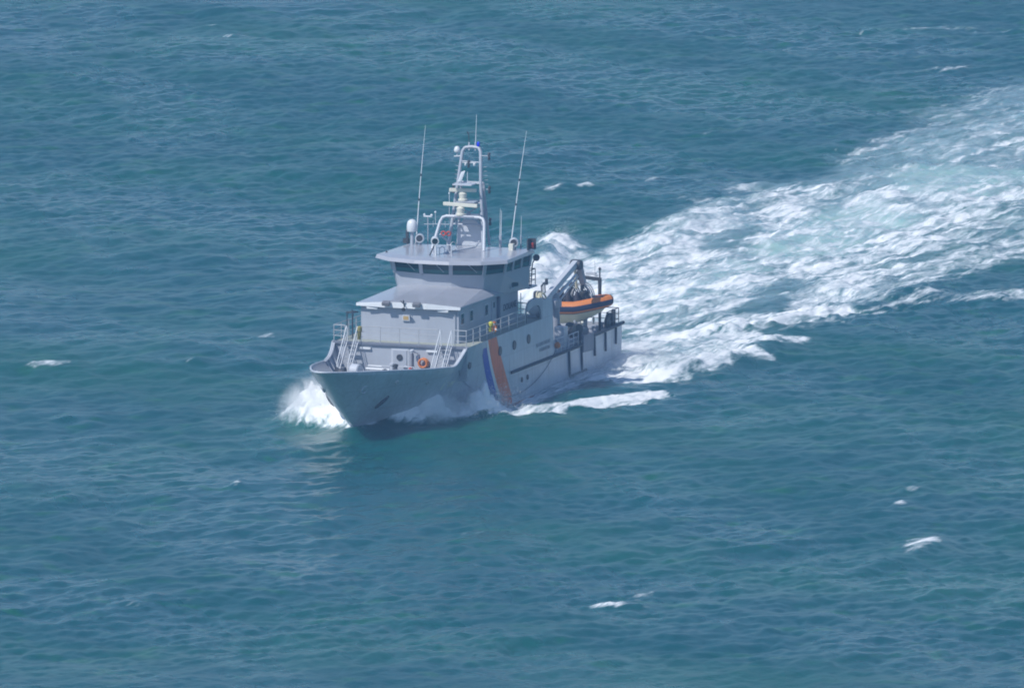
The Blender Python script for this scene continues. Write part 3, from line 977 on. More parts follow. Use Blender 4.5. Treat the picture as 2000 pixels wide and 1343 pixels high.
# side arches aft of the deckhouse ------------------------------------------------------
for s in (1, -1):
    y = s * 4.24
    outer = [(-2.75, 5.12), (-2.75, 5.45), (-2.95, 5.64), (-3.5, 5.72), (-4.3, 5.72), (-5.0, 5.7), (-5.62, 5.66), (-5.62, 5.2), (-5.62, 4.8), (-5.62, 4.36)]
    inner = [(-2.85, 5.1), (-3.0, 5.16), (-3.25, 5.24), (-3.7, 5.32), (-4.3, 5.36), (-4.8, 5.28), (-5.12, 5.1), (-5.28, 4.9), (-5.36, 4.65), (-5.4, 4.36)]
    mb = MB()
    rows = []
    for (xo, zo), (xi, zi) in zip(outer, inner):
        rows.append([(xo, y, zo), (xi, y, zi), (xi, y + s * 0.13, zi), (xo, y + s * 0.13, zo), (xo, y, zo)])
    mb.grid(rows)
    mb.build('side_arch', GREY, ship, bevel=0.015)
    MB().tube((-3.0, s * 4.2, 4.35), (-3.0, s * 4.2, 5.1), 0.03).build('arch_post', DARK, ship)
    # inner face and top of the tall side block
    MB().box(-7.48, -5.62, *sorted((s * 4.14, s * 4.27)), 4.3, 5.43).build('side_block', GREY, ship, bevel=0.02)
MB().box(-6.4, -5.6, -2.6, 1.2, 4.3, 5.0).build('vent_casing', GREY, ship, bevel=0.04)
MB().lathe([(0.26, 0), (0.26, 0.7), (0.34, 0.75), (0.34, 0.95), (0.2, 1.05)], (-5.2, 1.9, 4.3), n=14).build('mushroom_vent', LIGHTG, ship, smooth='auto')
MB().tube((-4.8, 3.2, 4.3), (-4.8, 3.2, 6.0), 0.03).tube((-4.55, 2.9, 4.3), (-4.55, 2.9, 6.1), 0.025).build('aft_ladder', LIGHTG, ship)

# crane -------------------------------------------------------------------------------------
crane = empty('deck_crane', ship)
MB().tube((-13.2, 2.55, 1.72), (-13.2, 2.55, 4.9), 0.3, 0.26, 14).build('pillar', mat('crane_slate', (0.32, 0.34, 0.39), 0.5), crane, smooth='auto')
MB().lathe([(0.5, 0), (0.5, 0.12), (0.34, 0.2)], (-13.2, 2.55, 1.72), n=14).build('pillar_foot', GREY, crane)
MB().beam((-11.4, 2.3, 4.5), (-16.4, 2.8, 6.42), 0.34, 0.4).build('boom', LIGHTG, crane, bevel=0.04)
MB().tube((-12.3, 2.55, 4.25), (-16.0, 2.95, 5.75), 0.085).build('hydraulic_ram', LIGHTG, crane, smooth='auto')
MB().tube((-13.0, 2.6, 4.05), (-16.3, 3.0, 5.6), 0.05).build('hydraulic_ram', STEEL, crane, smooth='auto')
MB().box(-13.6, -12.4, 2.25, 2.85, 4.0, 4.5).build('slew_housing', MATS['crane_slate'], crane, bevel=0.05)
MB().lathe([(0.3, -0.35), (0.34, -0.25), (0.34, 0.25), (0.3, 0.35)], (-16.5, 2.8, 6.3), (0.1, 1, 0), 14).build('elbow', DARK, crane, smooth='auto')
MB().beam((-16.6, 2.95, 6.45), (-17.6, 2.9, 5.0), 0.3, 0.36).build('jib', MATS['crane_slate'], crane, bevel=0.04)
MB().tube((-16.7, 2.6, 6.2), (-17.3, 2.55, 4.7), 0.09).build('jib_ram', COIL, crane)
MB().tube((-17.6, 2.85, 5.0), (-17.6, 2.85, 4.5), 0.12, 0.05).build('hook_block', DARK, crane)
mb = MB()
random.seed(3)
for k in range(9):
    mb.torus((-11.2 + random.uniform(-.12, .12), 2.25 + random.uniform(-.15, .15), 4.75 + random.uniform(-.12, .12)), (random.uniform(-.5, .5), 1, random.uniform(-.4, .4)), 0.34 + random.uniform(-.06, .05), 0.045, 16, 5)
mb.build('hose_bundle', COIL, crane, smooth=True)
MB().tube((-12.4, 2.0, 4.9), (-12.4, 2.0, 5.65), 0.03).lathe([(0.08, 0), (0.1, 0.05), (0.1, 0.35), (0.07, 0.4)], (-12.5, 2.2, 5.5), n=10).build('work_light', DARK, crane)

# goal-post mast at the stern ---------------------------------------------------------------
gp = empty('stern_gantry', ship)
MB().tube((-19.6, 3.3, 1.72), (-19.6, 3.3, 5.0), 0.085, 0.13).tube((-19.6, 3.3, 5.0), (-19.6, 3.3, 5.6), 0.05).lathe([(0.04, 0), (0.09, 0.04), (0.09, 0.14), (0.03, 0.2)], (-19.6, 3.3, 5.58), n=10).build('post', DARK, gp, smooth='auto')
MB().beam((-19.5, 2.05, 5.12), (-19.6, 3.4, 5.0), 0.2, 0.22).build('crossbeam', DARK, gp, bevel=0.03)
MB().tube((-19.5, 2.1, 1.72), (-19.5, 2.1, 5.1), 0.08).build('post', DARK, gp)
MB().obox((-19.5, 2.75, 5.36), (0.1, 0, 0), (0, 0.34, 0), (0, 0, 0.09)).tube((-19.5, 3.0, 5.2), (-19.5, 3.0, 6.2), 0.018).lathe([(0.05, 0), (0.11, 0.06), (0.03, 0.14)], (-19.5, 3.12, 5.2), n=10).build('lamp_bar', LIGHTG, gp, bevel=0.01)

# aft deck gear ----------------------------------------------------------------------------
MB().box(-11.9, -11.1, 3.2, 3.85, 1.72, 3.05).build('hydraulic_cabinet', LIGHTG, ship, bevel=0.05)
MB().lathe([(0.45, -0.5), (0.45, -0.45), (0.28, -0.42), (0.28, 0.42), (0.45, 0.45), (0.45, 0.5)], (-12.9, 3.4, 2.55), (0, 1, 0), 16).build('towing_winch', DARK, ship, smooth='auto')
MB().box(-13.3, -12.5, 2.8, 4.0, 1.72, 2.15).build('winch_bed', GREY, ship, bevel=0.03)
MB().box(-15.6, -14.4, 2.9, 3.9, 1.72, 2.55).build('deck_locker', mat('locker_slate', (0.16, 0.18, 0.22), 0.5), ship, bevel=0.05)
MB().lathe([(0.34, -0.5), (0.34, 0.5)], (-14.0, 3.5, 2.6), (0.6, 1, 0), 14).build('hose_drum', DARK, ship)
for x, y in ((-16.8, 3.7), (-17.4, 3.7), (-19.4, 3.9), (-20.2, 3.85)):
    MB().lathe([(0.2, 0), (0.17, 0.05), (0.16, 0.5), (0.22, 0.55), (0.22, 0.65), (0.08, 0.7)], (x, y, 1.72), n=12).build('bollard', MATS['crane_slate'], ship, smooth='auto')
for x, y, h in ((-19.2, 4.05, 0.9), (-20.35, 4.0, 1.0)):
    MB().prism([(x + .35, y, 2.0), (x - .35, y, 2.0), (x - .35, y, 2.0 + h), (x - .1, y, 2.0 + h), (x + .35, y, 2.0 + h * .55)], (0, -0.2, 0)).build('stern_fairlead', DARK, ship, bevel=0.03)
for x in (-16.2, -18.4):
    MB().tube((x, 3.3, 1.72), (x, 3.3, 2.6), 0.06).tube((x, 3.3, 2.5), (x + .3, 3.4, 2.75), 0.08).build('vent_pipe', CREAM, ship)
# boat cradle
for y in (-0.6, 2.6):
    MB().prism([(-16.7, y, 1.72), (-18.7, y, 1.72), (-18.9, y, 2.75), (-18.2, y, 2.35), (-17.2, y, 2.35), (-16.5, y, 2.75)], (0, 0.15, 0)).build('boat_cradle', GREY, ship, bevel=0.02)

# foredeck gear ---------------------------------------------------------------------------
g = empty('anchor_windlass', ship)
MB().lathe([(0.36, -0.3), (0.42, -0.25), (0.42, 0.25), (0.36, 0.3)], (12.0, -1.6, 3.12), (0.2, 1, 0), 18).build('drum', LIGHTG, g, smooth='auto')
MB().box(11.6, 12.4, -1.9, -1.25, 2.3, 2.8).build('bed', GREY, g, bevel=0.04)
MB().lathe([(0.2, -0.35), (0.3, -0.3), (0.18, -0.1), (0.18, 0.1), (0.3, 0.3), (0.2, 0.35)], (12.3, -2.5, 3.05), (0, 1, 0), 16).build('gypsy_wheel', DARK, g, smooth='auto')
MB().box(12.0, 12.6, -2.8, -2.2, 2.3, 2.8).build('bed', DARK, g, bevel=0.04)
MB().tube((11.6, -1.1, 3.22), (11.6, 0.45, 3.2), 0.07).tube((11.2, -1.1, 3.35), (11.2, -0.2, 3.33), 0.035).build('shaft', WHITE, g)
for x, y, h, mm in ((10.9, 0.35, 1.2, LIGHTG), (10.9, 0.6, 1.15, DARK), (11.6, 0.85, 0.95, DARK), (10.2, 1.0, 0.95, LIGHTG), (11.9, 0.25, 0.95, DARK), (10.6, 1.35, 0.8, DARK)):
    MB().lathe([(0.16, 0), (0.12, 0.05), (0.11, h - 0.15), (0.16, h - 0.1), (0.16, h), (0.05, h + 0.04)], (x, y, 2.3), n=12).build('mooring_bollard', mm, ship, smooth='auto')
MB().tube((10.4, -1.4, 2.3), (10.4, -1.4, 3.25), 0.03).tube((10.4, -1.4, 3.25), (10.4, 1.6, 3.25), 0.025).tube((10.4, 1.6, 3.25), (10.4, 1.6, 2.3), 0.03).build('foredeck_rail', LIGHTG, ship)
MB().lathe([(0.28, 0), (0.28, 0.35), (0.2, 0.45), (0.05, 0.5)], (11.0, -2.9, 2.3), n=14).build('deck_vent', LIGHTG, ship, smooth='auto')


# ------------------------------------------------------------------ loose things aboard (top-level)
def place(o, X, Y, Z, rot=0.0):
    o.matrix_world = SHIP_M @ Matrix.Translation((X, Y, Z)) @ Matrix.Rotation(rot, 4, 'Z')
    return o


# rigid inflatable boat: local x to its bow
boat = empty('inflatable_boat')
tag(boat, 'orange and navy rigid inflatable boat under the crane on the aft deck', 'boat')
bdir = Vector((-0.2, 0.98))
place(boat, -18.6 - bdir.x * 3.25, 4.5 - bdir.y * 3.25, 2.62, math.atan2(bdir.y, bdir.x))
boat.scale = (1.0, 1.05, 1.14)
tp = [(-1.45, 0.98, 0.70), (-0.9, 1.0, 0.70), (-0.1, 1.0, 0.70), (0.9, 0.98, 0.71), (1.25, 0.93, 0.76), (2.1, 0.66, 0.9), (2.8, 0.32, 1.02), (3.05, 0.0, 1.06)]


def boat_ring(p, q, a, r):
    """offset point on a tube ring: a measured from outboard (0) to top (90 deg)"""
    t = Vector(q) - Vector(p)
    t.normalize()
    out = Vector((t.y, -t.x, 0)) if False else Vector((-t.y, t.x, 0))
    out.normalize()
    u = Vector((0, 0, 1))
    return Vector(p) + out * (r * math.cos(a)) + u * (r * math.sin(a))


def boat_strip(a0, a1, r, na, name, material):
    mb = MB()
    for s in (1, -1):
        rows = []
        for i, p in enumerate(tp):
            j0, j1 = max(0, i - 1), min(len(tp) - 1, i + 1)
            row = []
            for k in range(na + 1):
                a = a0 + (a1 - a0) * k / na
                q = boat_ring((0, 0, 0), Vector(tp[j0]) - Vector(tp[j1]) if False else Vector(tp[j1]) - Vector(tp[j0]), a, r * (0.9 if i == len(tp) - 1 else 1))
                w = Vector(p) + q
                row.append((w.x, s * max(w.y, 0.0), w.z))
            rows.append(row)
        mb.grid(rows)
    return mb.build(name, material, boat, smooth=True)


boat_strip(-math.pi, math.pi, 0.35, 18, 'buoyancy_tube', NAVY)
boat_strip(R(20), R(112), 0.362, 6, 'top_stripe', ORANGE)
boat_strip(R(-52), R(-30), 0.362, 3, 'lower_stripe', ORANGE)
mb = MB()
rows = []
for x, hw, zk, zc in ((-1.4, 1.08, -0.3, 0.44), (-0.5, 1.1, -0.3, 0.44), (0.9, 1.04, -0.24, 0.48), (1.9, 0.76, 0.1, 0.66), (2.6, 0.4, 0.45, 0.78), (2.95, 0.05, 0.8, 0.92)):
    rows.append([(x, -hw, zc), (x, -hw * 0.55, zk + 0.22), (x, 0, zk), (x, hw * 0.55, zk + 0.22), (x, hw, zc)])
mb.grid(rows)
mb.add(rows[0], [(0, 1, 2, 3, 4)])
mb.grid([[(x, -hw, zc + 0.05), (x, hw, zc + 0.05)] for (x, hw, zk, zc) in ((-1.4, 0.95, 0, 0.4), (0.8, 0.92, 0, 0.46), (2.6, 0.36, 0, 0.7))])
mb.build('boat_hull', BHULL, boat, smooth='auto')
MB().box(0.55, 1.15, -0.4, 0.4, 0.45, 1.55).add([(1.15, -0.4, 1.55), (1.15, 0.4, 1.55), (0.85, 0.38, 1.9), (0.85, -0.38, 1.9)], [(0, 1, 2, 3)]).build('console', DARK, boat, bevel=0.04)
for x in (0.2, -0.4, -1.0):
    for y in (-0.35, 0.35):
        MB().box(x - 0.2, x + 0.2, y - 0.18, y + 0.18, 0.45, 1.25).box(x - 0.22, x - 0.12, y - 0.18, y + 0.18, 1.25, 1.75).build('seat', SKINB, boat, bevel=0.05)
for y in (-0.62, 0.0, 0.62):
    for x0, x1, zz_ in ((-0.75, 0.55, 1.95), (0.0, 1.45, 2.0)):
        mb = MB()
        mb.path([((x0 + x1) / 2 - (x1 - x0) / 2 * math.cos(a), y, 0.75 + (zz_ - 0.75) * math.sin(a) ** 0.8) for a in np.linspace(0.02, math.pi - 0.02, 14)], 0.04, 6)
        mb.build('roll_bar', STEEL if x0 > -0.5 else DARK, boat, smooth='auto')
mb = MB()
for sx_ in (-0.8, 0.8):
    for sy_ in (-0.6, 0.6):
        mb.tube((sx_ + 0.35, sy_, 1.0), (0.4, 0, 2.45), 0.03)
mb.build('lifting_frame', DARK, boat)
MB().lathe([(0.28, 0), (0.22, 0.12), (0.08, 0.3), (0.05, 0.5)], (0.4, 0, 2.2), n=10).build('lifting_head', DARK, boat)
MB().box(-1.8, -1.35, -0.3, 0.3, 0.75, 1.5).box(-1.7, -1.5, -0.12, 0.12, -0.1, 0.8).build('outboard_engine', DARK, boat, bevel=0.08)
for x, y, h in ((-0.7, -0.55, 1.1), (-0.2, 0.5, 0.95), (0.45, -0.62, 1.0), (-0.1, -0.6, 1.15)):
    MB().lathe([(0.2, 0), (0.24, 0.1), (0.2, h * 0.7), (0.1, h), (0.02, h + 0.05)], (x, y, 0.55), n=10).build('stowed_bag', SKINB, boat, smooth='auto')
MB().tube((-1.15, -0.75, 0.7), (-1.2, -0.75, 1.9), 0.04).tube((-1.15, 0.75, 0.7), (-1.2, 0.75, 1.9), 0.04).tube((-1.2, -0.75, 1.9), (-1.2, 0.75, 1.9), 0.05).build('stern_arch', DARK, boat)
MB().box(1.35, 1.95, -0.3, 0.3, 0.75, 1.05).build('bow_locker', mat('boat_locker_grey', (0.2, 0.2, 0.22), 0.5), boat, bevel=0.04)
MB().box(-1.33, -1.22, -0.7, 0.7, 0.45, 1.15).build('stern_locker', DARK, boat, bevel=0.05)
mb = MB()
mb.path([(-0.95, -0.86, 0.9), (-0.95, -1.12, 0.86), (-0.93, -1.3, 0.66), (-0.92, -1.28, 0.42)], 0.025, 6)
mb.build('grab_line', mat('grab_line_blue', (0.3, 0.42, 0.75), 0.6), boat, smooth=True)


for o in boat.children:
    if o.name.split('.')[0] in ('console', 'seat', 'roll_bar', 'lifting_frame', 'lifting_head', 'stowed_bag'):
        o.location.x += 0.6


def lifebuoy(X, Y, Z, axis, label, group=None):
    o = MB().torus((0, 0, 0), axis, 0.29, 0.085, 22, 8).build('lifebuoy', ORANGE, None, smooth=True)
    tag(o, label, 'lifebuoy', group)
    place(o, X, Y, Z)
    mb = MB()
    q = Vector((0, 0, 1)).rotation_difference(Vector(axis).normalized())
    for k in range(4):
        a = math.pi / 4 + k * math.pi / 2
        c = q @ Vector((0.29 * math.cos(a), 0.29 * math.sin(a), 0))
        t = q @ Vector((-math.sin(a), math.cos(a), 0))
        mb.lathe([(0.09, -0.05), (0.09, 0.05)], c, t, 10)
    mb.build('reflective_band', WHITE, o)
    MB().torus((0, 0, 0), axis, 0.37, 0.012, 22, 5).build('grab_rope', REDP, o)
    return o


lifebuoy(3.55, 4.42, 4.98, (0.05, 1, 0), 'orange lifebuoy hung on the port side rail above the stripe')
o = MB().lathe([(0.05, -0.3), (0.1, -0.28), (0.1, 0.05), (0.14, 0.08), (0.16, 0.26), (0.1, 0.34), (0.02, 0.36)], (0, 0, 0), (0, 0.15, 1), 12).build('marker_float', YELL, None, smooth='auto')
place(o, 4.35, 4.45, 5.1)
tag(o, 'yellow green marker light beside the orange lifebuoy on the rail', 'marker float')
MB().torus((0, 0, 0.06), (0, 0.15, 1), 0.11, 0.02, 12, 5).build('band', DARK, o)
o = MB().lathe([(0.05, -0.4), (0.11, -0.38), (0.12, 0.1), (0.16, 0.14), (0.15, 0.38), (0.05, 0.46)], (0, 0, 0), (0.1, 0.1, 1), 12).build('marker_float', OLIVE, None, smooth='auto')
place(o, 8.62, -2.62, 4.95)
tag(o, 'dull olive marker float hung beside the starboard foredeck stair', 'marker float')
MB().torus((0, 0, 0.12), (0.1, 0.1, 1), 0.13, 0.02, 12, 5).build('band', DARK, o)

ball = MB().lathe([(0.03, -0.21)] + [(0.21 * math.sin(a), -0.21 * math.cos(a)) for a in np.linspace(0.3, 2.8, 10)] + [(0.05, 0.22), (0.05, 0.3)], (0, 0, 0), (0.5, 0.3, 0.6), 18).build('buoy', ORANGE, None, smooth='auto')
place(ball, -7.95, 4.52, 2.35)
tag(ball, 'round orange buoy hung at the low rail abaft the hull lettering', 'buoy')
MB().tube((0.12, 0.05, 0.16), (0.1, -0.1, 0.38), 0.02).build('lanyard', ROPE, ball)

raft = empty('life_raft_canister')
place(raft, -7.0, 3.3, 4.32)
raft.matrix_world = SHIP_M @ Matrix.Translation((-6.55, 3.55, 4.32))
tag(raft, 'white round life raft canister seen through the port side arch', 'life raft')
MB().lathe([(0.02, -0.6), (0.34, -0.56), (0.46, -0.45), (0.52, -0.25), (0.52, 0.25), (0.46, 0.45), (0.34, 0.56), (0.02, 0.6)], (0.0, 0, 0.62), (1, 0.12, 0), 22).build('canister', mat('raft_white', (0.85, 0.86, 0.87), 0.3, 0.04, 2.0), raft, smooth='auto')
for h in (-0.32, 0.32):
    MB().torus(Vector((h * 0.7, h * 0.08, 0.62)), (1, 0.12, 0), 0.525, 0.02, 22, 5).build('strap', DARK, raft)
MB().box(-0.6, 0.6, -0.3, 0.3, 0.0, 0.16).build('raft_cradle', GREY, raft, bevel=0.02)

# painter draped along the port side of the hull
mb = MB()
rp_ = []
for t in np.linspace(0, 1, 40):
    X = 9.0 + (-7.9 - 9.0) * t
    sag = 4 * t * (1 - t)
    z = 3.0 + (2.3 - 3.0) * t - 2.35 * (sag ** 0.85)
    rp_.append((X, hb(X, z) + 0.045, z))
mb.path(rp_, 0.016, 6)
rope = mb.build('mooring_rope', ROPE, None, smooth=True)
rope.matrix_world = SHIP_M
tag(rope, 'thin dark rope sagging in a curve along the port hull side', 'rope')


# ------------------------------------------------------------------ sea
def field(N, L, p, seed, kmin=0.0, kmax=1e9):
    """smooth periodic noise with spectrum k^-p, about -1..1"""
    r = np.random.default_rng(seed)
    k = np.fft.fftfreq(N, L / N) * 2 * np.pi
    kx, ky = np.meshgrid(k, k, indexing='ij')
    kk = np.hypot(kx, ky)
    kk[0, 0] = 1
    A = kk ** (-p) * (kk > kmin) * (kk < kmax)
    A[0, 0] = 0
    h = np.fft.ifft2(A * np.exp(2j * np.pi * r.random((N, N)))).real
    return h / (h.std() * 2.2)


def ocean(N, L, rms, seed, kp, kmin, kmax, wdir, spread):
    r = np.random.default_rng(seed)
    k = np.fft.fftfreq(N, L / N) * 2 * np.pi
    kx, ky = np.meshgrid(k, k, indexing='ij')
    kk = np.hypot(kx, ky)
    kk[0, 0] = 1
    c = (kx * wdir[0] + ky * wdir[1]) / kk
    D = spread + (1 - spread) * c * c
    D = np.where(c < 0, D * 0.5, D)
    A = kk ** -1.95 * np.exp(-0.62 * (kp / kk) ** 2) * np.sqrt(D) * (kk > kmin) * (kk < kmax)
    A[0, 0] = 0
    H = A * (r.normal(size=(N, N)) + 1j * r.normal(size=(N, N)))
    h = np.fft.ifft2(H).real
    dx = np.fft.ifft2(-1j * H * kx / kk).real
    dy = np.fft.ifft2(-1j * H * ky / kk).real
    s = rms / h.std()
    return h * s, dx * s, dy * s


def samp(F, L, x, y):
    N = F.shape[0]
    u = (x / L) % 1.0 * N
    v = (y / L) % 1.0 * N
    i = np.floor(u).astype(np.int64)
    j = np.floor(v).astype(np.int64)
    fu, fv = u - i, v - j
    i %= N
    j %= N
    i2, j2 = (i + 1) % N, (j + 1) % N
    return F[i, j] * (1 - fu) * (1 - fv) + F[i2, j] * fu * (1 - fv) + F[i, j2] * (1 - fu) * fv + F[i2, j2] * fu * fv


def axis_coords(a, b, step, far):
    fine = np.arange(a, b + step * 0.5, step)
    outs, d = [], step
    p = b
    while p < far:
        d *= 1.35
        p += d
        outs.append(p)
    left, d, p = [], step, a
    while p > -far:
        d *= 1.35
        p -= d
        left.append(p)
    return np.array(left[::-1] + list(fine) + outs)


gx = axis_coords(-70.0, 80.0, 0.18, 9000)
gy = axis_coords(-118.0, 236.0, 0.34, 9000)
NX, NY = len(gx), len(gy)
PX, PY = np.meshgrid(gx, gy, indexing='ij')
PX = PX.ravel()
PY = PY.ravel()
WD = np.array([0.8, -0.6])
h1, dx1, dy1 = ocean(1024, 420.0, 0.088, 5, 2 * np.pi / 12, 2 * np.pi / 50, 2 * np.pi / 1.3, WD, 0.16)
h2, dx2, dy2 = ocean(1024, 97.0, 0.035, 9, 2 * np.pi / 2.6, 2 * np.pi / 4.5, 2 * np.pi / 0.3, WD, 0.16)
edge = np.minimum.reduce([(PX + 70) / 10, (80 - PX) / 10, (PY + 118) / 20, (236 - PY) / 20])
edge = np.clip(edge, 0, 1)
SX, SY = to_ship(PX, PY)
n_a = samp(field(512, 90.0, 1.7, 21), 90.0, PX, PY)
n_b = samp(field(512, 31.0, 1.6, 22), 31.0, PX, PY)
n_c = samp(field(512, 13.0, 1.4, 23), 13.0, PX, PY)


def sstep(a, b, x):
    t = np.clip((x - a) / (b - a), 0, 1)
    return t * t * (3 - 2 * t)


def poly_sd(poly, x, y, pad=8.0):
    """signed distance to a polygon (negative inside); far points get +pad"""
    P = np.array(poly)
    out = np.full(x.shape, pad)
    m = (x > P[:, 0].min() - pad) & (x < P[:, 0].max() + pad) & (y > P[:, 1].min() - pad) & (y < P[:, 1].max() + pad)
    xx, yy = x[m], y[m]
    d2 = np.full(xx.shape, 1e9)
    ins = np.zeros(xx.shape, bool)
    for i in range(len(P)):
        ax, ay = P[i]
        bx_, by_ = P[(i + 1) % len(P)]
        ex, ey = bx_ - ax, by_ - ay
        t = np.clip(((xx - ax) * ex + (yy - ay) * ey) / (ex * ex + ey * ey), 0, 1)
        d2 = np.minimum(d2, (xx - ax - t * ex) ** 2 + (yy - ay - t * ey) ** 2)
        c = (ay > yy) != (by_ > yy)
        with np.errstate(divide='ignore', invalid='ignore'):
            ins ^= c & (xx < ex * (yy - ay) / (by_ - ay) + ax)
    out[m] = np.where(ins, -np.sqrt(d2), np.sqrt(d2))
    return out


def line_d(pts, x, y):
    """distance to a polyline and position 0..1 along it"""
    best = np.full(x.shape, 1e9)
    pos = np.zeros(x.shape)
    n_ = len(pts) - 1
    for i in range(n_):
        ax, ay = pts[i]
        bx_, by_ = pts[i + 1]
        ex, ey = bx_ - ax, by_ - ay
        t = np.clip(((x - ax) * ex + (y - ay) * ey) / (ex * ex + ey * ey), 0, 1)
        d = np.hypot(x - ax - t * ex, y - ay - t * ey)
        u = d < best
        best = np.where(u, d, best)
        pos = np.where(u, (i + t) / n_, pos)
    return best, pos


WAKE = {
    'main': ([(7.4, 36.0), (9.2, 52.9), (10.3, 65.4), (12.8, 76.6), (15.8, 88.9), (18.4, 98.1), (21.6, 100.1), (25.9, 111.6), (29.1, 125.0), (32.3, 132.5), (35.4, 137.1), (42.0, 151.2), (70, 212), (70, 132), (42.7, 82.0), (39.0, 76.6), (36.6, 68.5), (33.5, 59.4), (29.9, 52.9), (27.3, 45.3), (24.1, 39.1), (20.0, 34.2), (16.7, 30.5), (13.3, 27.3), (10.0, 21.0), (7.8, 16.5)], 0.74, 2.0),
    'upper': ([(18.2, 108.7), (21.5, 110.2), (25.9, 111.6), (29.9, 125.0), (28.7, 110.2), (24.2, 103.0), (20.3, 103.8)], 0.75, 1.2),
    'far': ([(35.5, 151.2), (38.4, 157.6), (42.7, 169.0), (66, 222.0), (66, 160.0), (40.6, 116.0), (36.9, 137.1), (31.8, 128.0)], 0.60, 2.5),
    'starboard_crest': ([(6.4, 71.2), (7.0, 77.9), (7.7, 75.2), (8.6, 68.5), (10.6, 64.6), (11.2, 52.9), (9.1, 45.3), (6.8, 50.4), (5.1, 42.8), (5.4, 56.8)], 0.92, 1.0),
    'port_patch': ([(8.2, 7.3), (9.5, 18.6), (12.0, 26.2), (15.0, 29.3), (18.3, 33.0), (20.6, 29.3), (23.1, 28.1), (21.2, 24.5), (19.5, 21.0), (20.4, 17.4), (18.4, 15.8), (16.0, 12.0), (13.4, 8.8), (11.1, 6.0)], 0.9, 0.9),
    'port_patch_edge': ([(11.1, 6.0), (11.4, 8.6), (14.0, 13.0), (17.0, 18.0), (20.0, 19.0), (20.4, 17.4), (18.4, 15.8), (16.0, 12.0), (13.4, 8.8)], 1.0, 0.5),
    'port_bow_wave': ([(-1.5, -9.6), (0.3, -8.7), (3.2, -7.3), (6.0, -5.6), (8.9, -2.3), (11.4, 1.0), (13.9, 4.2), (13.2, 1.3), (9.8, -3.2), (6.6, -5.9), (3.4, -8.1), (1.0, -9.6)], 0.92, 0.4),
    'port_mid': ([(-1.5, -9.0), (1.0, -7.0), (5.0, -3.5), (8.4, 3.0), (8.6, 9.0), (7.0, 8.0), (2.6, -4.0), (-1.0, -7.5)], 0.38, 0.8),
    'side_mix': ([(4.6, -2.4), (7.4, 3.6), (9.2, 9.0), (10.5, 22.0), (9.0, 22.0), (4.4, 4.0), (2.2, -4.0)], 0.78, 0.9),
    'streak': ([(27.2, 41.1), (29.7, 45.3), (31.5, 49.6), (34.2, 48.4), (38.1, 52.9), (50, 62), (50, 55), (37.8, 46.6), (33.7, 44.8), (31.0, 45.3)], 0.58, 0.7),
    'starboard_bow': ([(-4.8, -9.5), (-8.6, -8.0), (-9.2, -9.8), (-7.6, -13.0), (-5.6, -15.2), (-4.8, -14.5), (-4.2, -12.0)], 0.95, 0.6),
}
foam = np.zeros_like(PX)
for key, (pl, dens, soft) in WAKE.items():
    sd = poly_sd(pl, PX, PY)
    wob = (n_b * 1.5 + n_c * 0.8 + n_a * 1.0) * min(1.0, 0.25 + soft * 0.7)
    f_ = dens * sstep(soft, -soft, sd + wob - 0.55 * soft)
    foam = np.maximum(foam, f_)
# thin water windows inside the wake, scattered along it
gap = sstep(0.8, -0.8, poly_sd([(18.6, 42.0), (20.3, 50.4), (22.7, 57.0), (24.6, 55.5), (22.0, 46.9), (20.9, 42.0)], PX, PY) + n_b)
gap2 = sstep(0.8, -0.8, poly_sd([(13.0, 30.0), (17.0, 32.5), (21.0, 35.5), (24.0, 36.0), (20.5, 32.0), (16.0, 30.0)], PX, PY) + n_c * 0.7)
gap3 = sstep(1.2, -1.2, poly_sd([(16.5, 74.0), (19.0, 84.0), (22.0, 90.0), (21.0, 82.0), (18.5, 73.0)], PX, PY) + n_b)
foam *= (1 - 0.85 * gap) * (1 - 0.45 * gap2) * (1 - 0.7 * gap3)
foam *= np.where(foam > 0.3, 1 - 0.42 * sstep(0.05, 0.9, n_a + 0.5 * n_b), 1.0)
n_s = samp(field(512, 26.0, 1.9, 25), 26.0, SY, -SX / 4.5)
foam *= np.where(SX < -8, 1 - 0.6 * sstep(0.0, 0.8, n_s) * sstep(1.05, 0.7, foam), 1.0)
n_l = samp(field(256, 60.0, 2.2, 29), 60.0, SY * 1.6, -SX / 4.0)
foam *= np.where(SX < -14, 1 - 0.45 * sstep(0.15, 0.85, n_l), 1.0)
d_r, t_r = line_d([(9.5, 20.5), (13.5, 28.5), (17.5, 32.5), (21.5, 37.5), (25.0, 42.0), (28.0, 47.0)], PX, PY)
foam = np.maximum(foam, 0.98 * sstep(2.4, 0.6, d_r + 0.9 * n_b + 0.5 * n_c) * sstep(1.0, 0.75, t_r))
for key, dn_p in (('port_patch', 0.86), ('port_patch_edge', 1.0), ('side_mix', 0.62)):
    foam = np.maximum(foam, dn_p * sstep(1.0, -0.7, poly_sd(WAKE[key][0], PX, PY) + 0.9 * n_b + 0.6 * n_c - 0.4) * (1 - 0.3 * sstep(0.1, 0.9, n_s)))
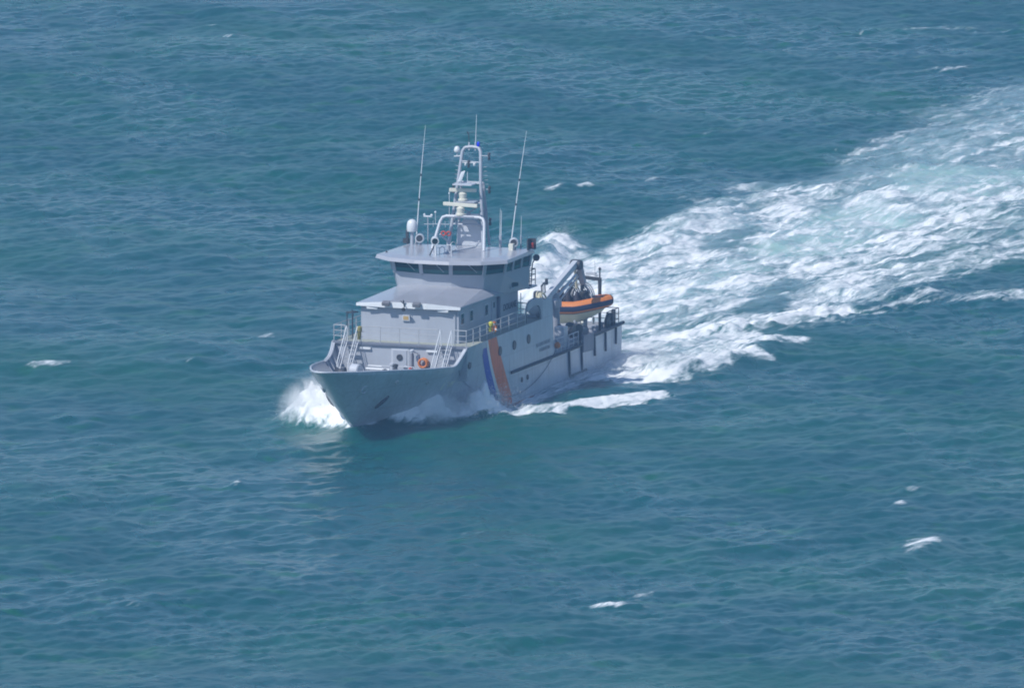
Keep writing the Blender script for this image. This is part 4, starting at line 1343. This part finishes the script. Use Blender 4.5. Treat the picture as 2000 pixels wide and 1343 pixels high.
# milky aerated water
aer = np.zeros_like(PX)
for pl in ([(20.8, 73.9), (23.9, 90.3), (29.1, 98.7), (32.1, 90.3), (28.5, 76.6), (23.5, 68.5)],
           [(29.5, 110.2), (33.4, 119.0), (39.8, 116.0), (47.4, 118.1), (36.3, 98.7), (32.1, 101.5)],
           [(12.5, 45.3), (15.4, 58.1), (19.3, 68.5), (20.6, 63.3), (17.6, 50.4), (14.1, 40.3)]):
    aer = np.maximum(aer, sstep(2.5, -3.0, poly_sd(pl, PX, PY) + n_b * 2))
veil = np.zeros_like(PX)
for key in ('main', 'upper', 'far', 'port_patch', 'side_mix', 'starboard_crest'):
    veil = np.maximum(veil, sstep(2.2, -1.6, poly_sd(WAKE[key][0], PX, PY) + n_b * 1.2 + n_a) * (0.6 if key != 'far' else 0.4))
veil *= np.clip(0.85 + 0.5 * n_l + 0.3 * n_b, 0.25, 1.3)
foam = np.where(aer > 0.36, foam * (1 - 0.26 * aer), foam)

aer = np.maximum(aer, 0)
# wave heights: open sea, then the ship's own waves
DXs = samp(dx1, 420.0, PX, PY) + samp(dx2, 97.0, PX, PY) * 0.3
DYs = samp(dy1, 420.0, PX, PY) + samp(dy2, 97.0, PX, PY) * 0.3
h0, dx0, dy0 = ocean(256, 420.0, 0.12, 15, 2 * np.pi / 42, 2 * np.pi / 120, 2 * np.pi / 22, np.array([0.5, -0.87]), 0.1)
gust = 0.75 + 0.5 * sstep(-0.5, 0.6, samp(field(256, 260.0, 2.0, 77), 260.0, PX, PY))
HZ = samp(h0, 420.0, PX, PY) + samp(h1, 420.0, PX, PY) + gust * samp(h2, 97.0, PX, PY)
hull_d = np.abs(SY) - np.interp(SX, [b_[0] for b_ in B_WL], [b_[1] for b_ in B_WL])
calm = 1 - 0.3 * sstep(5.0, 0.0, hull_d) * sstep(-26, -20, SX) * sstep(20, 16, SX)
HZ = HZ * calm
DXs *= calm
DYs *= calm
HZ += 0.8 * np.exp(-((SX - 15.4) / 2.3) ** 2 - (np.maximum(hull_d, 0) / 1.5) ** 2)
HZ -= 0.30 * np.exp(-((SX + 1.0) / 7.0) ** 2 - (np.maximum(hull_d, 0) / 2.5) ** 2)
for pts, hgt, w in (([(-0.6, -10.0), (1.5, -8.6), (3.4, -7.2), (6.3, -5.1), (9.3, -2.0), (13.6, 2.8)], 0.36, 0.9),
                    ([(10.8, 6.8), (13.2, 10.2), (16.2, 14.5), (19.6, 18.6), (22.5, 26.0)], 0.55, 1.5),
                    ([(14.0, 29.0), (18.0, 33.0), (24.5, 40.5), (30.0, 48.0), (34.0, 56.0)], 0.55, 2.0),
                    ([(5.0, 48.0), (5.6, 58.0), (6.7, 70.0), (7.6, 78.0)], 1.15, 1.5),
                    ([(10.0, 60.0), (14.5, 78.0), (18.5, 94.0), (24.0, 106.0)], 0.5, 2.2),
                    ([(-5.2, -9.0), (-7.0, -10.5), (-8.8, -10.2)], 0.4, 0.9)):
    d_, t_ = line_d(pts, PX, PY)
    HZ += hgt * np.exp(-(d_ / w) ** 2) * sstep(-0.05, 0.25, t_) * sstep(1.02, 0.75, t_) * (1 + 0.5 * n_b)
# white water heaped against both bows
out_d = np.where(SX > 16.1, np.hypot(SX - 16.1, SY), np.maximum(hull_d, 0))
stb = (SY < 0) & (SX < 16.4)
heap = np.exp(-((SX - 13.6) / 1.5) ** 2) * sstep(0.0, 0.25, out_d) * np.exp(-(out_d / 2.1) ** 2) * np.clip(1 + 0.75 * n_c + 0.6 * n_b, 0.3, 2.0)
heap2 = (np.exp(-((SX - 12.9) / 1.9) ** 2) * np.exp(-((out_d - 2.9) / 1.6) ** 2)) * np.clip(1 + 0.8 * n_c, 0.2, 2)
HZ += np.where(stb, 2.9 * heap + 1.3 * heap2, 0)
foam = np.where(stb, np.maximum(foam, np.clip(2.8 * (heap + 0.75 * heap2), 0, 1.25)), foam)
prt = (SY > 0)
run = sstep(15.2, 13.4, SX) * sstep(2.2, 4.5, SX)
crest = 0.5 + 0.8 * np.exp(-((SX - 10.6) / 1.8) ** 2) + 0.8 * np.exp(-((SX - 6.8) / 1.1) ** 2)
mid_o = 0.55 + 0.1 * np.clip(13 - SX, 0, 9)
heap = run * crest * np.exp(-((out_d - mid_o) / 0.85) ** 2) * np.clip(1 + 1.0 * n_c + 0.7 * n_b, 0.25, 2.2)
HZ += np.where(prt, 1.15 * heap, 0)
foam = np.where(prt, np.maximum(foam, np.clip(2.8 * heap, 0, 1.2)), foam)
edge_b = sstep(0.5, 0.0, np.abs(out_d - 1.7)) * sstep(3.0, 4.5, SX) * sstep(13.0, 11.0, SX)
foam = np.where(prt, np.maximum(foam, edge_b * 0.8), foam)
# churned relief in the foam
HZ += sstep(0.2, 0.9, foam + 0.6 * aer + 0.5 * veil) * (0.30 * n_b + 0.17 * n_c + 0.22 * n_a)
# whitecaps
CAPS = [(7.1, 105.3, 0.8, 1.4, 1), (9.4, 107.0, 0.64, 0.93, 1), (10.4, 92.8, 0.54, 1.63, .75), (10.5, 82.0, 0.77, 1.63, .9), (-25.7, 15.1, 1.44, 1.63, .9), (27.7, -59.8, 0.75, 2.2, 1), (11.9, -76.6, 1.35, 1.6, .9), (9.5, -81.4, 1.3, 0.8, 1), (27.7, -38.4, 0.38, 0.93, .9), (26.9, -44.3, 0.29, 0.93, .9), (-17.4, -82.1, 1.44, 2.09, .72), (-19.4, 207.3, 0.54, 1.16, .8), (-17.8, 198.5, 0.57, 1.16, .8), (-11.0, 202.7, 0.54, 0.81, .5), (18.2, 136.5, 1.12, 1.16, .8), (34.4, 203.1, 3.19, 1.86, .72), (42.4, 202.4, 1.91, 0.93, .85), (-18.0, 58.6, 0.54, 1.16, .7), (-11.8, 28.1, 0.54, 1.16, .62), (-12.3, -36.4, 0.26, 1.1, .85), (13.9, 110.2, 0.64, 1.4, .75), (-28.0, 125.0, 0.32, 0.93, .55), (-23.5, 134.1, 0.19, 0.7, .85), (-16.3, 16.7, 0.64, 1.4, .6), (2.0, -53.4, 0.5, 1.0, .36), (-16.2, -72.5, 0.96, 0.93, .55), (7.8, -72.5, 0.48, 1.16, .55), (-14.4, 165.1, 0.16, 0.93, .8), (36.5, 176.0, 1.2, 2.0, .6), (33.0, 165.0, .8, 1.2, .5)]
for (cx, cy, rx, ry, dn) in CAPS:
    rx, ry, dn = rx * 1.35, ry * 1.25, dn * 0.68
    m = (np.abs(PX - cx) < rx * 3 + 1.5) & (np.abs(PY - cy) < ry * 3 + 3)
    if not m.any():
        continue
    sh = 0.55 * ry / max(rx, 0.4)
    ex = (PX[m] - cx)
    ey = (PY[m] - cy) - ex * min(1.6, sh)
    q = np.sqrt((ex / rx) ** 2 + (ey / (ry * 0.8)) ** 2) + 0.6 * n_c[m] + 0.4 * n_b[m]
    foam[m] = np.maximum(foam[m], dn * sstep(1.5, 0.1, q))
    HZ[m] += 0.30 * dn * np.exp(-(ex / (rx * 1.5)) ** 2 - (ey / (ry * 0.9)) ** 2)
roofed = np.abs(SY) < np.interp(SX, [b_[0] for b_ in B_TOP], [b_[1] for b_ in B_TOP]) + 0.2
roofed &= (SX > -21) & (SX < 22.4)
HZ = np.where(roofed, np.minimum(HZ, np.where(hull_d < 0.05, 0.7, 1.9 + 0.5 * sstep(0.8, 2.0, hull_d))), HZ)
HZ *= edge
VX = PX + 0.4 * DXs * edge
VY = PY + 0.4 * DYs * edge
co = np.empty(NX * NY * 3, np.float32)
co[0::3], co[1::3], co[2::3] = VX, VY, HZ
idx = np.arange(NX * NY, dtype=np.int32).reshape(NX, NY)
quads = np.stack([idx[:-1, :-1], idx[1:, :-1], idx[1:, 1:], idx[:-1, 1:]], -1).reshape(-1, 4)
me = bpy.data.meshes.new('sea')
me.vertices.add(NX * NY)
me.vertices.foreach_set('co', co)
me.loops.add(quads.size)
me.loops.foreach_set('vertex_index', quads.ravel())
me.polygons.add(len(quads))
me.polygons.foreach_set('loop_start', np.arange(0, quads.size, 4, dtype=np.int32))
me.polygons.foreach_set('use_smooth', np.ones(len(quads), bool))
for nm, arr in (('foam', foam * edge), ('aerated', aer * edge), ('veil', veil * edge), ('calm_mesh', 1 - edge)):
    at = me.attributes.new(nm, 'FLOAT', 'POINT')
    at.data.foreach_set('value', arr.astype(np.float32))
me.update()
me.validate()
sea = bpy.data.objects.new('sea', me)
COL.objects.link(sea)
tag(sea, 'choppy teal sea with whitecaps and a broad white wake', kind='structure')

# sea material ---------------------------------------------------------------
sm = bpy.data.materials.new('sea_water')
sm.use_nodes = True
nt = sm.node_tree
nt.nodes.clear()


def nd(t, **kw):
    n_ = nt.nodes.new(t)
    for k, v in kw.items():
        if k in n_.inputs:
            n_.inputs[k].default_value = v
        else:
            setattr(n_, k, v)
    return n_


def mth(op, a, b=None, c=None):
    n_ = nt.nodes.new('ShaderNodeMath')
    n_.operation = op
    for i, v in enumerate((a, b, c)):
        if v is None:
            continue
        if isinstance(v, (int, float)):
            n_.inputs[i].default_value = v
        else:
            nt.links.new(v, n_.inputs[i])
    return n_.outputs[0]


def ramp(v, a, b, lo=0.0, hi=1.0, smooth=True):
    n_ = nt.nodes.new('ShaderNodeMapRange')
    n_.interpolation_type = 'SMOOTHSTEP' if smooth else 'LINEAR'
    n_.inputs['From Min'].default_value = a
    n_.inputs['From Max'].default_value = b
    n_.inputs['To Min'].default_value = lo
    n_.inputs['To Max'].default_value = hi
    nt.links.new(v, n_.inputs['Value'])
    return n_.outputs[0]


tc = nd('ShaderNodeTexCoord')


def noise(scale, detail, rough=0.6, dist=0.0, vec=None):
    n_ = nd('ShaderNodeTexNoise', Scale=scale, Detail=detail, Roughness=rough, Distortion=dist)
    nt.links.new(vec if vec is not None else tc.outputs['Object'], n_.inputs['Vector'])
    return n_.outputs['Fac']


mpw = nd('ShaderNodeMapping', vector_type='TEXTURE')
mpw.inputs['Rotation'].default_value = (0, 0, R(62))
mpw.inputs['Scale'].default_value = (4.5, 1.0, 1.0)
nt.links.new(tc.outputs['Object'], mpw.inputs['Vector'])
WV = mpw.outputs['Vector']
mpg = nd('ShaderNodeMapping', vector_type='TEXTURE')
mpg.inputs['Rotation'].default_value = (0, 0, R(25))
mpg.inputs['Scale'].default_value = (1.0, 3.0, 1.0)
nt.links.new(tc.outputs['Object'], mpg.inputs['Vector'])
GV = mpg.outputs['Vector']
af = nd('ShaderNodeAttribute', attribute_name='foam')
aa = nd('ShaderNodeAttribute', attribute_name='aerated')
F = af.outputs['Fac']
n1 = noise(0.62, 8, 0.6, 1.4, WV)
n2 = noise(2.8, 6, 0.6, 0.9, WV)
n3 = noise(8.0, 4, 0.6, 0.5)
mixn = mth('ADD', mth('ADD', mth('MULTIPLY', n1, 0.70), mth('MULTIPLY', n2, 0.25)), mth('MULTIPLY', n3, 0.05))
a_ = mth('ADD', mth('MULTIPLY', F, 1.0), mth('MULTIPLY_ADD', mixn, 3.4, -1.7))
mask = mth('MULTIPLY', ramp(a_, 0.22, 1.0), ramp(F, 0.02, 0.22))
wat = nd('ShaderNodeBsdfPrincipled')
wat.inputs['Roughness'].default_value = 0.25
wat.inputs['IOR'].default_value = 1.333
wat.subsurface_method = 'BURLEY'
wat.inputs['Subsurface Weight'].default_value = 1.0
wat.inputs['Subsurface Radius'].default_value = (0.6, 2.4, 2.8)
wat.inputs['Subsurface Scale'].default_value = 1.0
mxc = nd('ShaderNodeMix', data_type='RGBA')
mxc.inputs['A'].default_value = (0.002, 0.078, 0.091, 1)
mxc.inputs['B'].default_value = (0.36, 0.55, 0.48, 1)
nt.links.new(ramp(aa.outputs['Fac'], 0.05, 1.0, 0.0, 0.95), mxc.inputs['Factor'])
av = nd('ShaderNodeAttribute', attribute_name='veil')
mxv = nd('ShaderNodeMix', data_type='RGBA')
mxv.inputs['B'].default_value = (0.29, 0.42, 0.45, 1)
vn = mth('MULTIPLY', av.outputs['Fac'], ramp(noise(1.0, 7, 0.62, 0.8, WV), 0.25, 0.7, 0.35, 1.3))
nt.links.new(vn, mxv.inputs['Factor'])
lg = noise(0.035, 4, 0.55)
mxd = nd('ShaderNodeMix', data_type='RGBA')
mxd.inputs['B'].default_value = (0.003, 0.094, 0.082, 1)
nt.links.new(ramp(lg, 0.4, 0.66), mxd.inputs['Factor'])
nt.links.new(mxc.outputs['Result'], mxd.inputs['A'])
mxg = nd('ShaderNodeMix', data_type='RGBA')
mxg.inputs['B'].default_value = (0.005, 0.106, 0.070, 1)
nt.links.new(ramp(noise(0.33, 3, 0.5, 0.4), 0.56, 0.72), mxg.inputs['Factor'])
nt.links.new(mxd.outputs['Result'], mxg.inputs['A'])
mxe = nd('ShaderNodeMix', data_type='RGBA')
nt.links.new(ramp(aa.outputs['Fac'], 0.02, 0.2), mxe.inputs['Factor'])
nt.links.new(mxg.outputs['Result'], mxe.inputs['A'])
nt.links.new(mxc.outputs['Result'], mxe.inputs['B'])
nt.links.new(mxe.outputs['Result'], mxv.inputs['A'])
nt.links.new(mxv.outputs['Result'], wat.inputs['Base Color'])
nt.links.new(ramp(noise(0.05, 5, 0.6, 0.5, GV), 0.35, 0.68, 0.23, 0.40), wat.inputs['Roughness'])
b1 = nd('ShaderNodeBump', Strength=0.45, Distance=0.05)
nt.links.new(noise(3.6, 5, 0.6, 0.4), b1.inputs['Height'])
ac = nd('ShaderNodeAttribute', attribute_name='calm_mesh')
b0 = nd('ShaderNodeBump', Strength=1.0, Distance=0.8)
nt.links.new(mth('MULTIPLY', noise(0.32, 6, 0.55, 0.3), ac.outputs['Fac']), b0.inputs['Height'])
nt.links.new(b0.outputs[0], b1.inputs['Normal'])
nt.links.new(b1.outputs[0], wat.inputs['Normal'])
fo = nd('ShaderNodeBsdfPrincipled')
fo.inputs['Roughness'].default_value = 0.85
fo.inputs['Specular IOR Level'].default_value = 0.15
fcol = nd('ShaderNodeMix', data_type='RGBA')
fcol.inputs['A'].default_value = (0.58, 0.66, 0.69, 1)
fcol.inputs['B'].default_value = (0.90, 0.91, 0.91, 1)
nt.links.new(ramp(a_, 0.45, 1.2), fcol.inputs['Factor'])
nt.links.new(fcol.outputs['Result'], fo.inputs['Base Color'])
b2 = nd('ShaderNodeBump', Strength=0.55, Distance=0.14)
nt.links.new(mixn, b2.inputs['Height'])
nt.links.new(b2.outputs[0], fo.inputs['Normal'])
ms = nd('ShaderNodeMixShader')
nt.links.new(mask, ms.inputs[0])
nt.links.new(wat.outputs[0], ms.inputs[1])
nt.links.new(fo.outputs[0], ms.inputs[2])
mo = nd('ShaderNodeOutputMaterial')
nt.links.new(ms.outputs[0], mo.inputs['Surface'])
sea.data.materials.append(sm)

# ------------------------------------------------------------------ spray: thousands of droplets
dm = bpy.data.materials.new('spray_droplets')
dm.use_nodes = True
dn_ = dm.node_tree
dn_.nodes.clear()
dd = dn_.nodes.new('ShaderNodeBsdfDiffuse')
dt = dn_.nodes.new('ShaderNodeBsdfTranslucent')
dmx = dn_.nodes.new('ShaderNodeMixShader')
dob = dn_.nodes.new('ShaderNodeOutputMaterial')
dno = dn_.nodes.new('ShaderNodeTexNoise')
dno.inputs['Scale'].default_value = 2.0
drp = dn_.nodes.new('ShaderNodeValToRGB')
drp.color_ramp.elements[0].color = (0.93, 0.94, 0.95, 1)
drp.color_ramp.elements[1].color = (0.985, 0.985, 0.985, 1)
dn_.links.new(dno.outputs['Fac'], drp.inputs['Fac'])
for q in (dd, dt):
    dn_.links.new(drp.outputs[0], q.inputs['Color'])
dmx.inputs[0].default_value = 0.5
dn_.links.new(dd.outputs[0], dmx.inputs[1])
dn_.links.new(dt.outputs[0], dmx.inputs[2])
dn_.links.new(dmx.outputs[0], dob.inputs['Surface'])
TET = np.array([(1, 1, 1), (-1, -1, 1), (-1, 1, -1), (1, -1, -1)], np.float32) / math.sqrt(3)


def clump(p, seed, scale=1.0):
    r = np.random.default_rng(seed)
    s = np.zeros(len(p))
    for k in range(14):
        d = r.normal(size=3)
        d /= np.linalg.norm(d)
        fr = scale * 2 ** r.uniform(-0.5, 2.2)
        s += np.sin(p @ d * fr * 2.0 + r.uniform(0, 6.28)) / (1 + 0.35 * fr)
    return s / 3.0


def droplets(name, P, size, label):
    n_ = len(P)
    r = np.random.default_rng(len(P))
    Q = r.normal(size=(n_, 4))
    Q /= np.linalg.norm(Q, axis=1, keepdims=True)
    w, x, y, z = Q.T
    Rm = np.stack([1 - 2 * (y * y + z * z), 2 * (x * y - z * w), 2 * (x * z + y * w), 2 * (x * y + z * w), 1 - 2 * (x * x + z * z), 2 * (y * z - x * w), 2 * (x * z - y * w), 2 * (y * z + x * w), 1 - 2 * (x * x + y * y)], -1).reshape(n_, 3, 3)
    V = np.einsum('nij,kj->nki', Rm, TET) * size[:, None, None] + P[:, None, :]
    tri = np.array([(0, 1, 2), (0, 3, 1), (0, 2, 3), (1, 3, 2)])
    Fc = (np.arange(n_)[:, None, None] * 4 + tri[None]).reshape(-1)
    m_ = bpy.data.meshes.new(name)
    m_.vertices.add(n_ * 4)
    m_.vertices.foreach_set('co', V.astype(np.float32).ravel())
    m_.loops.add(len(Fc))
    m_.loops.foreach_set('vertex_index', Fc.astype(np.int32))
    m_.polygons.add(len(Fc) // 3)
    m_.polygons.foreach_set('loop_start', np.arange(0, len(Fc), 3, dtype=np.int32))
    m_.update()
    m_.materials.append(dm)
    o_ = bpy.data.objects.new(name, m_)
    COL.objects.link(o_)
    tag(o_, label, kind='stuff')
    return o_


def ship_pts(X, Y, Z):
    """ship coordinates -> world (numpy)"""
    return np.stack([-SP * X + CP * Y, -CP * X - SP * Y, Z + SHIP_Z], -1)


def bwl(X):
    return np.interp(X, [b_[0] for b_ in B_WL], [b_[1] for b_ in B_WL])


r = RNG
def jets(n_, x0, x1, vo0, vo1, vz, drift, tmax, side, seed, ragged):
    """water thrown up along the bow: ballistic droplets in the ship frame"""
    q = np.random.default_rng(seed)
    X0 = x0 + (x1 - x0) * q.random(n_)
    a = q.random(n_)
    nz = np.zeros(n_)
    for k in range(9):
        nz += np.sin(X0 * q.uniform(1.5, 9) + a * q.uniform(2, 14) + q.uniform(0, 6.28)) / 4.0
    w = np.interp(X0, np.linspace(x0, x1, len(vz)), vz)
    V = w * (0.72 + 0.28 * np.clip(nz * ragged, -1.6, 1.1)) * q.beta(3.0, 1.3, n_) ** 0.8
    O = vo0 + (vo1 - vo0) * a
    T = q.beta(1.0, 1.25, n_) * np.minimum(tmax, 2.05 * V / 9.81)
    Xp = X0 - drift * T + q.normal(size=n_) * 0.06 * (1 + 2 * T)
    Z = V * T - 4.905 * T * T + q.normal(size=n_) * 0.05 * (1 + 2 * T)
    Y = bwl(X0) + 0.08 + O * T + np.maximum(Z, 0) * 0.12 + np.abs(q.normal(size=n_)) * 0.08 * (1 + 2 * T)
    k_ = Z > -0.35
    return ship_pts(Xp[k_], side * Y[k_], Z[k_] - 0.1)


core = jets(24000, 12.2, 15.7, 0.5, 5.2, [6.2, 7.9, 7.6, 4.4], 1.4, 1.5, -1, 31, 0.9)
low = jets(20000, 11.6, 15.5, 1.2, 5.8, [4.2, 4.8, 4.2, 3.0], 1.6, 1.1, -1, 32, 0.7)
mist = jets(70000, 12.2, 15.7, 0.5, 5.6, [6.6, 8.6, 8.2, 4.8], 1.6, 1.6, -1, 33, 0.8)
mist += r.normal(size=mist.shape) * np.array([0.22, 0.22, 0.16])
P = np.concatenate([core, low, mist])
sz = np.concatenate([r.lognormal(-3.65, 0.3, len(core) + len(low)), r.lognormal(-4.75, 0.3, len(mist))])
droplets('bow_spray', P, np.clip(sz, 0.006, 0.05), 'bright white spray plume thrown up left of the bow')
# port bow sheet, in the shade of the hull
core = np.concatenate([jets(16000, 8.2, 14.2, 1.2, 4.0, [6.4, 7.0, 7.4, 6.6, 3.6], 2.6, 1.4, 1, 41, 1.0),
                       jets(9000, 4.8, 8.2, 0.9, 3.4, [4.6, 7.4, 6.0, 5.2], 1.8, 1.4, 1, 42, 1.0),
                       jets(12000, 3.2, 13.2, 1.2, 4.0, [3.6, 4.2, 4.6, 3.6], 1.6, 0.9, 1, 43, 0.6)])
mist = jets(60000, 4.5, 14.0, 0.8, 2.8, [5.4, 8.2, 6.6, 8.2, 7.8, 4.2], 2.6, 1.5, 1, 44, 1.0)
mist += r.normal(size=mist.shape) * np.array([0.2, 0.2, 0.15])
P = np.concatenate([core, mist])
sz = np.concatenate([r.lognormal(-3.75, 0.3, len(core)), r.lognormal(-4.75, 0.3, len(mist))])
droplets('bow_spray', P, np.clip(sz, 0.006, 0.045), 'shaded spray sheet along the port side of the bow')
# mist along the port quarter
n_ = 18000
X = -r.uniform(6.0, 24.0, n_)
o_ = r.beta(1.2, 2.0, n_) * np.interp(-X, [6, 24], [1.2, 4.2])
Z = r.beta(0.8, 3.2, n_) * np.interp(-X, [6, 12, 20, 24], [1.0, 0.8, 2.0, 1.5]) - 0.25
P = ship_pts(X, bwl(X) + 0.1 + o_, Z)
keep = clump(P, 8, 0.8) + r.normal(size=n_) * 0.4 + 0.15 > 0
P = P[keep]
droplets('stern_spray', P, np.clip(r.lognormal(-4.3, 0.35, len(P)), 0.006, 0.03), 'thin mist drifting off the port quarter above the wake')
# breaking crest off the starboard quarter
n_ = 16000
t = r.random(n_)
ln = np.array([(5.0, 48.0), (5.6, 58.0), (6.7, 70.0), (7.3, 76.0)])
cx = np.interp(t, [0, .35, .8, 1], ln[:, 0]) + r.normal(size=n_) * 0.55 + 0.4
cy = np.interp(t, [0, .35, .8, 1], ln[:, 1]) + r.normal(size=n_) * 1.2
cz = 0.5 + r.beta(0.8, 2.2, n_) * (0.7 + 1.0 * t)
P = np.stack([cx, cy, cz], -1)
keep = clump(P, 12, 1.2) + r.normal(size=n_) * 0.35 + 0.05 > 0
P = P[keep]
droplets('crest_spray', P, np.clip(r.lognormal(-4.4, 0.35, len(P)), 0.006, 0.03), 'spray leaping off the breaking wave behind the ship')

# soft mist hanging in the spray
def mist_material(name, dens, scale, lo, hi):
    m_ = bpy.data.materials.new(name)
    m_.use_nodes = True
    t_ = m_.node_tree
    t_.nodes.clear()
    tc_ = t_.nodes.new('ShaderNodeTexCoord')
    ln_ = t_.nodes.new('ShaderNodeVectorMath')
    ln_.operation = 'LENGTH'
    t_.links.new(tc_.outputs['Object'], ln_.inputs[0])
    fall = t_.nodes.new('ShaderNodeMapRange')
    fall.interpolation_type = 'SMOOTHSTEP'
    for k_, v_ in (('From Min', 1.0), ('From Max', 0.25), ('To Min', 0.0), ('To Max', 1.0)):
        fall.inputs[k_].default_value = v_
    t_.links.new(ln_.outputs['Value'], fall.inputs['Value'])
    geo = t_.nodes.new('ShaderNodeNewGeometry')
    no_ = t_.nodes.new('ShaderNodeTexNoise')
    no_.inputs['Scale'].default_value = scale
    no_.inputs['Detail'].default_value = 5
    no_.inputs['Roughness'].default_value = 0.65
    no_.inputs['Distortion'].default_value = 0.6
    t_.links.new(geo.outputs['Position'], no_.inputs['Vector'])
    nr = t_.nodes.new('ShaderNodeMapRange')
    nr.interpolation_type = 'SMOOTHSTEP'
    for k_, v_ in (('From Min', lo), ('From Max', hi), ('To Min', 0.0), ('To Max', 1.0)):
        nr.inputs[k_].default_value = v_
    t_.links.new(no_.outputs['Fac'], nr.inputs['Value'])
    m1 = t_.nodes.new('ShaderNodeMath')
    m1.operation = 'MULTIPLY'
    t_.links.new(fall.outputs[0], m1.inputs[0])
    t_.links.new(nr.outputs[0], m1.inputs[1])
    m2 = t_.nodes.new('ShaderNodeMath')
    m2.operation = 'MULTIPLY'
    m2.inputs[1].default_value = dens
    t_.links.new(m1.outputs[0], m2.inputs[0])
    pv_ = t_.nodes.new('ShaderNodeVolumePrincipled')
    pv_.inputs['Color'].default_value = (0.98, 0.985, 0.99, 1)
    t_.links.new(m2.outputs[0], pv_.inputs['Density'])
    o2 = t_.nodes.new('ShaderNodeOutputMaterial')
    t_.links.new(pv_.outputs[0], o2.inputs['Volume'])
    return m_


MIST_S = mist_material('mist_dense', 2.8, 1.3, 0.40, 0.64)
MIST_P = mist_material('mist_thin', 2.0, 1.1, 0.38, 0.68)
MIST_T = mist_material('mist_faint', 0.2, 0.7, 0.36, 0.68)
for c_, rad, mm_, lab in (((13.4, -3.3, 0.6), (2.5, 3.2, 2.8), MIST_S, 'soft white mist in the spray plume left of the bow'),
                          ((10.6, 3.3, 0.5), (2.8, 1.5, 1.9), MIST_P, 'bluish mist rising along the port side of the bow'),
                          ((7.1, 4.3, 0.6), (1.8, 1.2, 1.7), MIST_P, 'bluish puff of mist just ahead of the hull stripe'),
                          ((-5.2, 5.0, 0.3), (2.4, 0.9, 1.5), MIST_T, 'faint fan of mist below the rubbing strake amidships'),
                          ((-9.5, 5.4, 0.1), (4.2, 1.2, 1.2), MIST_T, 'thin mist low along the port side amidships'),
                          ((-19.5, 6.0, 0.2), (6.5, 2.6, 1.6), MIST_T, 'thin mist trailing off the port quarter')):
    mb = MB()
    mb.lathe([(math.sin(a), -math.cos(a)) for a in np.linspace(0.04, math.pi - 0.04, 14)], n=20)
    o_ = mb.build('spray_mist', mm_, None, smooth=True)
    o_.matrix_world = SHIP_M @ Matrix.Translation(c_) @ Matrix.Diagonal((*rad, 1))
    tag(o_, lab, kind='stuff')

# ------------------------------------------------------------------ air between the cliff and the ship
hz = MB().box(-9800, 9800, -9800, 9800, -6, 135).build('haze', mat('unused_placeholder', (0.8, 0.8, 0.8)), None)
hm = bpy.data.materials.new('sea_haze')
hm.use_nodes = True
hm.node_tree.nodes.clear()
pv = hm.node_tree.nodes.new('ShaderNodeVolumePrincipled')
pv.inputs['Color'].default_value = (0.38, 0.62, 1.0, 1)
pv.inputs['Density'].default_value = 0.00019
pv.inputs['Anisotropy'].default_value = 0.0
ho = hm.node_tree.nodes.new('ShaderNodeOutputMaterial')
hm.node_tree.links.new(pv.outputs[0], ho.inputs['Volume'])
hz.data.materials.clear()
hz.data.materials.append(hm)
bpy.data.materials.remove(MATS.pop('unused_placeholder'))
tag(hz, 'pale blue sea haze over the whole scene', kind='stuff')
